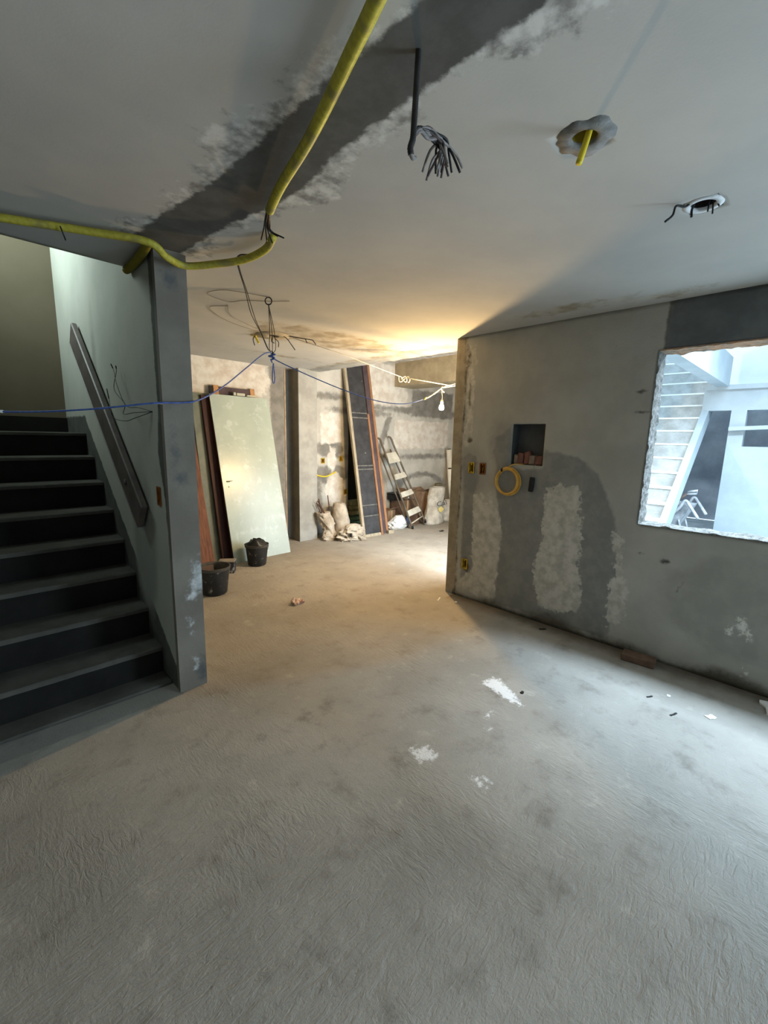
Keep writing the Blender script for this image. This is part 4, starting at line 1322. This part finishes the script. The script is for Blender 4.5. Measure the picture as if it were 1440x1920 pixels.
MB().box(-.125, -.095, .122, .125, .095, .14, bev=.006).build('lid', plain('bin_lid', (56, 56, 58), None, 8), tr)
gl = MB().lathe([(0, 0), (.03, 0), (.035, .02), (.03, .07), (.012, .09), (.012, .11), (0, .112)], 14).build('jar', plain('chrome_jar', (220, 220, 214), None, 8, .2, .0, .8), None, (6.10, 5.50, .475))
tag(gl, 'small shiny metal jar on the tall box behind the ladder', 'jar')
jg = thing('jug', 'small pale metal pot in the open box by the plank foot', 'pot', (5.64, 5.44, 0))
MB().lathe([(0, 0), (.05, 0), (.06, .03), (.06, .13), (.052, .15), (.05, .13), (0, .12)], 20).build('body', plain('pot_pale', (214, 208, 196), (180, 172, 158), 8, .4), jg)

S0 = Vector((6.50, 5.18, 0))
bs = thing('large_sack', 'large white woven sack with dark lettering and a yellow mark', 'sack', S0)
sack_mesh(.25, .15, .70, 21.0, [(0, .95), (.06, 1.08), (.2, .98), (.45, .86), (.62, .80), (.8, .84), (.92, .80), (1, .74)], (.16, .06), .05, .07, n=56, rows=40, open_top=True).build('cloth', M_SACK2, bs)
fc = bpy.data.curves.new('lettering', 'FONT')
fc.body = 'Cal'
fc.size = .15
fc.extrude = .001
fo = bpy.data.objects.new('lettering', fc)
COL.objects.link(fo)
bpy.context.view_layer.update()
me = bpy.data.meshes.new_from_object(fo.evaluated_get(bpy.context.evaluated_depsgraph_get()))
bpy.data.objects.remove(fo)
fo = bpy.data.objects.new('lettering', me)
me.materials.clear()
me.materials.append(plain('ink', (66, 72, 84), None, 20))
COL.objects.link(fo)
fo.parent = bs
Ml = Matrix.Rotation(R(-20), 4, 'Z') @ Matrix.Rotation(R(78), 4, 'X') @ Matrix.Rotation(R(10), 4, 'Z') @ Matrix.Diagonal((1.15, .85, 1, 1))
Ml.translation = (-.12, -.175, .36)
fo.matrix_local = Ml
o = MB().lathe([(0, .002), (.05, .002), (.055, 0)], 14, Matrix.Translation((.03, -.155, .29)) @ Matrix.Rotation(R(-20), 4, 'Z') @ Matrix.Rotation(R(88), 4, 'X'), fun=lambda p, a, i: p * (1 + .4 * pnoise(p * 40 + Vector((a, 0, 0))))).build('yellow_mark', plain('yellow_ink', (214, 196, 120), None, 20), bs)
s5 = thing('white_sack', 'lumpy white sack on the floor half hidden by the wall end', 'sack', (7.03, 5.26, 0))
sack_mesh(.22, .16, .42, 31.0, [(0, .9), (.1, 1.05), (.4, 1.0), (.7, .8), (.9, .55), (1, .35)], (.03, 0), .12, .12).build('cloth', M_SACK2, s5)
s6 = thing('olive_sack', 'olive-brown sack standing behind the white sacks', 'sack', (7.12, 5.54, 0))
sack_mesh(.17, .12, .72, 41.0, [(0, .9), (.1, 1.0), (.5, .95), (.8, .8), (1, .5)], (-.05, 0), .08, .08).build('cloth', plain('olive_cloth', (118, 110, 86), (98, 90, 70), 5, .9, .3), s6)
M_PVC = plain('pvc', (222, 216, 200), (204, 198, 182), 8, .4, .05)
for p, q, lab in (((7.50, 5.46, .0), (7.25, 5.40, 1.03), 'white plastic pipe leaning above the sacks by the wall end, middle one'), ((7.44, 5.26, .0), (7.30, 5.24, .80), 'white plastic pipe lowest of those above the sacks by the wall end'), ((7.68, 5.60, .0), (7.40, 5.56, 1.42), 'white plastic pipe highest of those by the wall end')):
    o = thing('plastic_pipe', lab, 'pipe')
    p, q = Vector(p), Vector(q)
    MB().tube([p, q], .055, 16).build('pipe', M_PVC, o)
    d = (q - p).normalized()
    MB().tube([q + d * .001, q + d * .004], .044, 16).build('bore', M_DARK, o)

# yellow stub conduit by the far column
o = thing('conduit_stub', 'yellow conduit tail lying out of the wall beside the far column', 'conduit')
conduit_mesh([(3.998, 5.60, 1.03), (4.10, 5.60, 1.0), (4.22, 5.62, .985), (4.36, 5.66, 1.01), (4.50, 5.70, 1.045)], .011, .006).build('sheath', M_COND2, o)

# ------------------------------------------------------------------ things on the right wall
co = thing('hose_coil', 'coil of yellow hose hanging from the wall niche', 'hose', (XR - .02, 2.021, 1.254))
M_HOSE = plain('yellow_hose', (214, 172, 84), (194, 150, 66), 20, .45, .05)
for i, (ry, rz, oy, oz, r) in enumerate(((.112, .116, .0, .0, .009), (.118, .124, -.006, .002, .008), (.100, .112, .004, -.004, .008), (.128, .126, -.014, -.002, .005), (.108, .122, .002, .004, .008))):
    MB().tube([(-.006 + .008 * (i % 3) - .006, oy + ry * math.cos(a), oz + rz * math.sin(a)) for a in np.linspace(0, 2 * math.pi, 48)[:-1]], r, 8, closed=True).build('loop', M_HOSE, co)
MB().tube([(-.006, .048, .098), (-.006, .062, .106)], .019, 10).build('tie', M_DARK, co)
MB().tube(spline([(-.01, .0, .125), (-.012, -.05, .155), (-.005, -.09, .163), (.03, -.12, .163), (.07, -.13, .168)], 8), .0045, 6).build('hose_tail', M_HOSE, co)

rc = thing('handset', 'small black handset hanging by a pale cord under the niche', 'handset', (XR, 1.784, 1.246))
MB().box(-.030, -.021, -.066, -.004, .021, .064, Matrix.Rotation(R(4), 4, 'X'), bev=.006).build('body', M_DARK, rc)
MB().tube(spline([(-.015, -.004, .064), (-.008, -.006, .11), (-.006, -.006, .16), (.02, -.006, .172)], 6), .0028, 6).build('cord', plain('pale_cord', (150, 150, 146), None, 20), rc)

M_CLAY = plain('hollow_brick_clay', (124, 84, 74), (94, 64, 56), 14, .9, .5)
M_CLAY2 = plain('mortar_clay', (134, 118, 104), (106, 92, 82), 14, .9, .5)
for i, (y, hh_, w_) in enumerate(((1.972, .085, .045), (1.922, .105, .05), (1.868, .118, .05), (1.815, .085, .06), (1.750, .080, .07))):
    mb = MB()
    mb.box(XR + .012, -w_ / 2, 0, XR + .095, w_ / 2, hh_, bev=.008)
    mb.v = [(x + .006 * pnoise(Vector((x * 40, y_ * 40, i))), y_ + .008 * pnoise(Vector((x * 30, y_ * 30, i + 9))), z + (.014 * pnoise(Vector((x * 30, y_ * 30, i + 4))) if z > .02 else 0)) for x, y_, z in mb.v]
    o = mb.build('brick_piece', (M_CLAY, M_CLAY2)[i in (0, 3)], None, (0, y, NICHE[1] + .003))
    tag(o, ['pale broken brick piece at the far left end of the niche floor', 'red broken brick piece second from the coil in the niche', 'tallest red broken brick piece mid-row in the niche', 'pale stubby brick piece fourth from the coil in the niche', 'wide red brick piece at the window end of the niche'][i], 'brick', 'broken bricks in the wall niche')

br = MB().box(-.055, -.11, 0, .055, .11, .055, bev=.006).build('brick', plain('dusty_brick', (116, 92, 76), (92, 74, 62), 12, .9, .4), None, (3.50, .77, 0))
br.rotation_euler = (0, 0, R(6))
tag(br, 'dusty brown brick lying on the floor at the right wall base', 'brick')

# ------------------------------------------------------------------ small litter on the floor
def chip(label, loc, size, rot, m, cat='litter', name='chip', bend=.0):
    a, b, c = size
    mb = MB()
    for i in range(5):
        for j in range(2):
            x = -a + 2 * a * i / 4
            mb.v.append((x, -b + 2 * b * j + b * .25 * math.sin(i * 2.1 + j), c + bend * math.sin(math.pi * i / 4)))
    for i in range(5):
        for j in range(2):
            x, y, z = mb.v[i * 2 + j]
            mb.v.append((x, y, z - c))
    for i in range(4):
        q = [i * 2, i * 2 + 2, i * 2 + 3, i * 2 + 1]
        mb.f += [q, [k + 10 for k in q[::-1]], [i * 2 + 10, i * 2 + 12, i * 2 + 2, i * 2], [i * 2 + 1, i * 2 + 3, i * 2 + 13, i * 2 + 11]]
    mb.f += [[0, 1, 11, 10], [9, 8, 18, 19]]
    mb.smooth = [False] * len(mb.f)
    o = mb.build(name, m, None, loc)
    o.rotation_euler = (0, 0, R(rot))
    return tag(o, label, cat)


M_PAPER = plain('paper_white', (234, 234, 230), None, 14)
chip('small white card lying on the floor toward the window side', (3.088, .262, 0), (.028, .018, .004), -30, M_PAPER, name='paper_scrap')
chip('white sliver of wood on the floor at the lit wall end', (3.374, 2.571, 0), (.05, .006, .006), 24, M_PAPER, name='wood_sliver')
chip('tiny white paper bit on the floor below the window wall', (3.156, .496, 0), (.014, .010, .003), 10, M_PAPER, name='paper_scrap')
chip('black plastic scrap on the floor under the arched dark patch', (3.50, 1.52, 0), (.03, .009, .006), -40, M_DARK, name='plastic_scrap')
chip('thin dark splinter on the floor before the white card', (2.949, .426, 0), (.03, .005, .004), -20, M_WIRE, name='splinter')
chip('small dark splinter on the floor halfway to the wall shade', (3.05, .58, 0), (.022, .005, .004), -30, M_WIRE, name='splinter')
chip('dark speck of rubble beside the big white floor stain', (2.47, 1.17, 0), (.012, .008, .008), 0, M_WIRE, name='pebble')
chip('white plaster shard at the floor edge under the window', (3.47, .005, 0), (.08, .045, .012), 20, M_PAPER, name='plaster_shard')
chip('small black scrap on the floor of the far room before the sacks', (6.05, 4.62, 0), (.05, .02, .012), 10, M_DARK, name='plastic_scrap')
chip('tiny pale crumb on the shadow line of the wall end', (3.43, 2.40, 0), (.012, .01, .01), 0, M_PAPER, name='crumb')
cp = MB()
n = 10
for i in range(n):
    for j in range(n):
        x, y = (i / (n - 1) - .5) * .11, (j / (n - 1) - .5) * .085
        cp.v.append((x, y, .022 + .05 * abs(pnoise(Vector((x * 26, y * 26, 3.3)))) + .02 * pnoise(Vector((x * 60, y * 60, 1)))))
for i in range(n - 1):
    for j in range(n - 1):
        a = i * n + j
        cp.f.append([a, a + n, a + n + 1, a + 1])
        cp.smooth.append(False)
rim = [i for i in range(n)] + [i * n + n - 1 for i in range(1, n)] + [(n - 1) * n + j for j in range(n - 2, -1, -1)] + [i * n for i in range(n - 2, 0, -1)]
b0 = len(cp.v)
for i in rim:
    x, y, z = cp.v[i]
    cp.v.append((x * .8, y * .8, .0))
for k in range(len(rim)):
    k2 = (k + 1) % len(rim)
    cp.f.append([rim[k], rim[k2], b0 + k2, b0 + k])
    cp.smooth.append(False)
o = cp.build('crumpled_paper', plain('crumpled_paper', (220, 200, 180), (170, 120, 104), 26, .8, .3), None, (2.229, 3.422, 0))
tag(o, 'crumpled pinkish paper alone on the lit floor of the far room', 'paper')
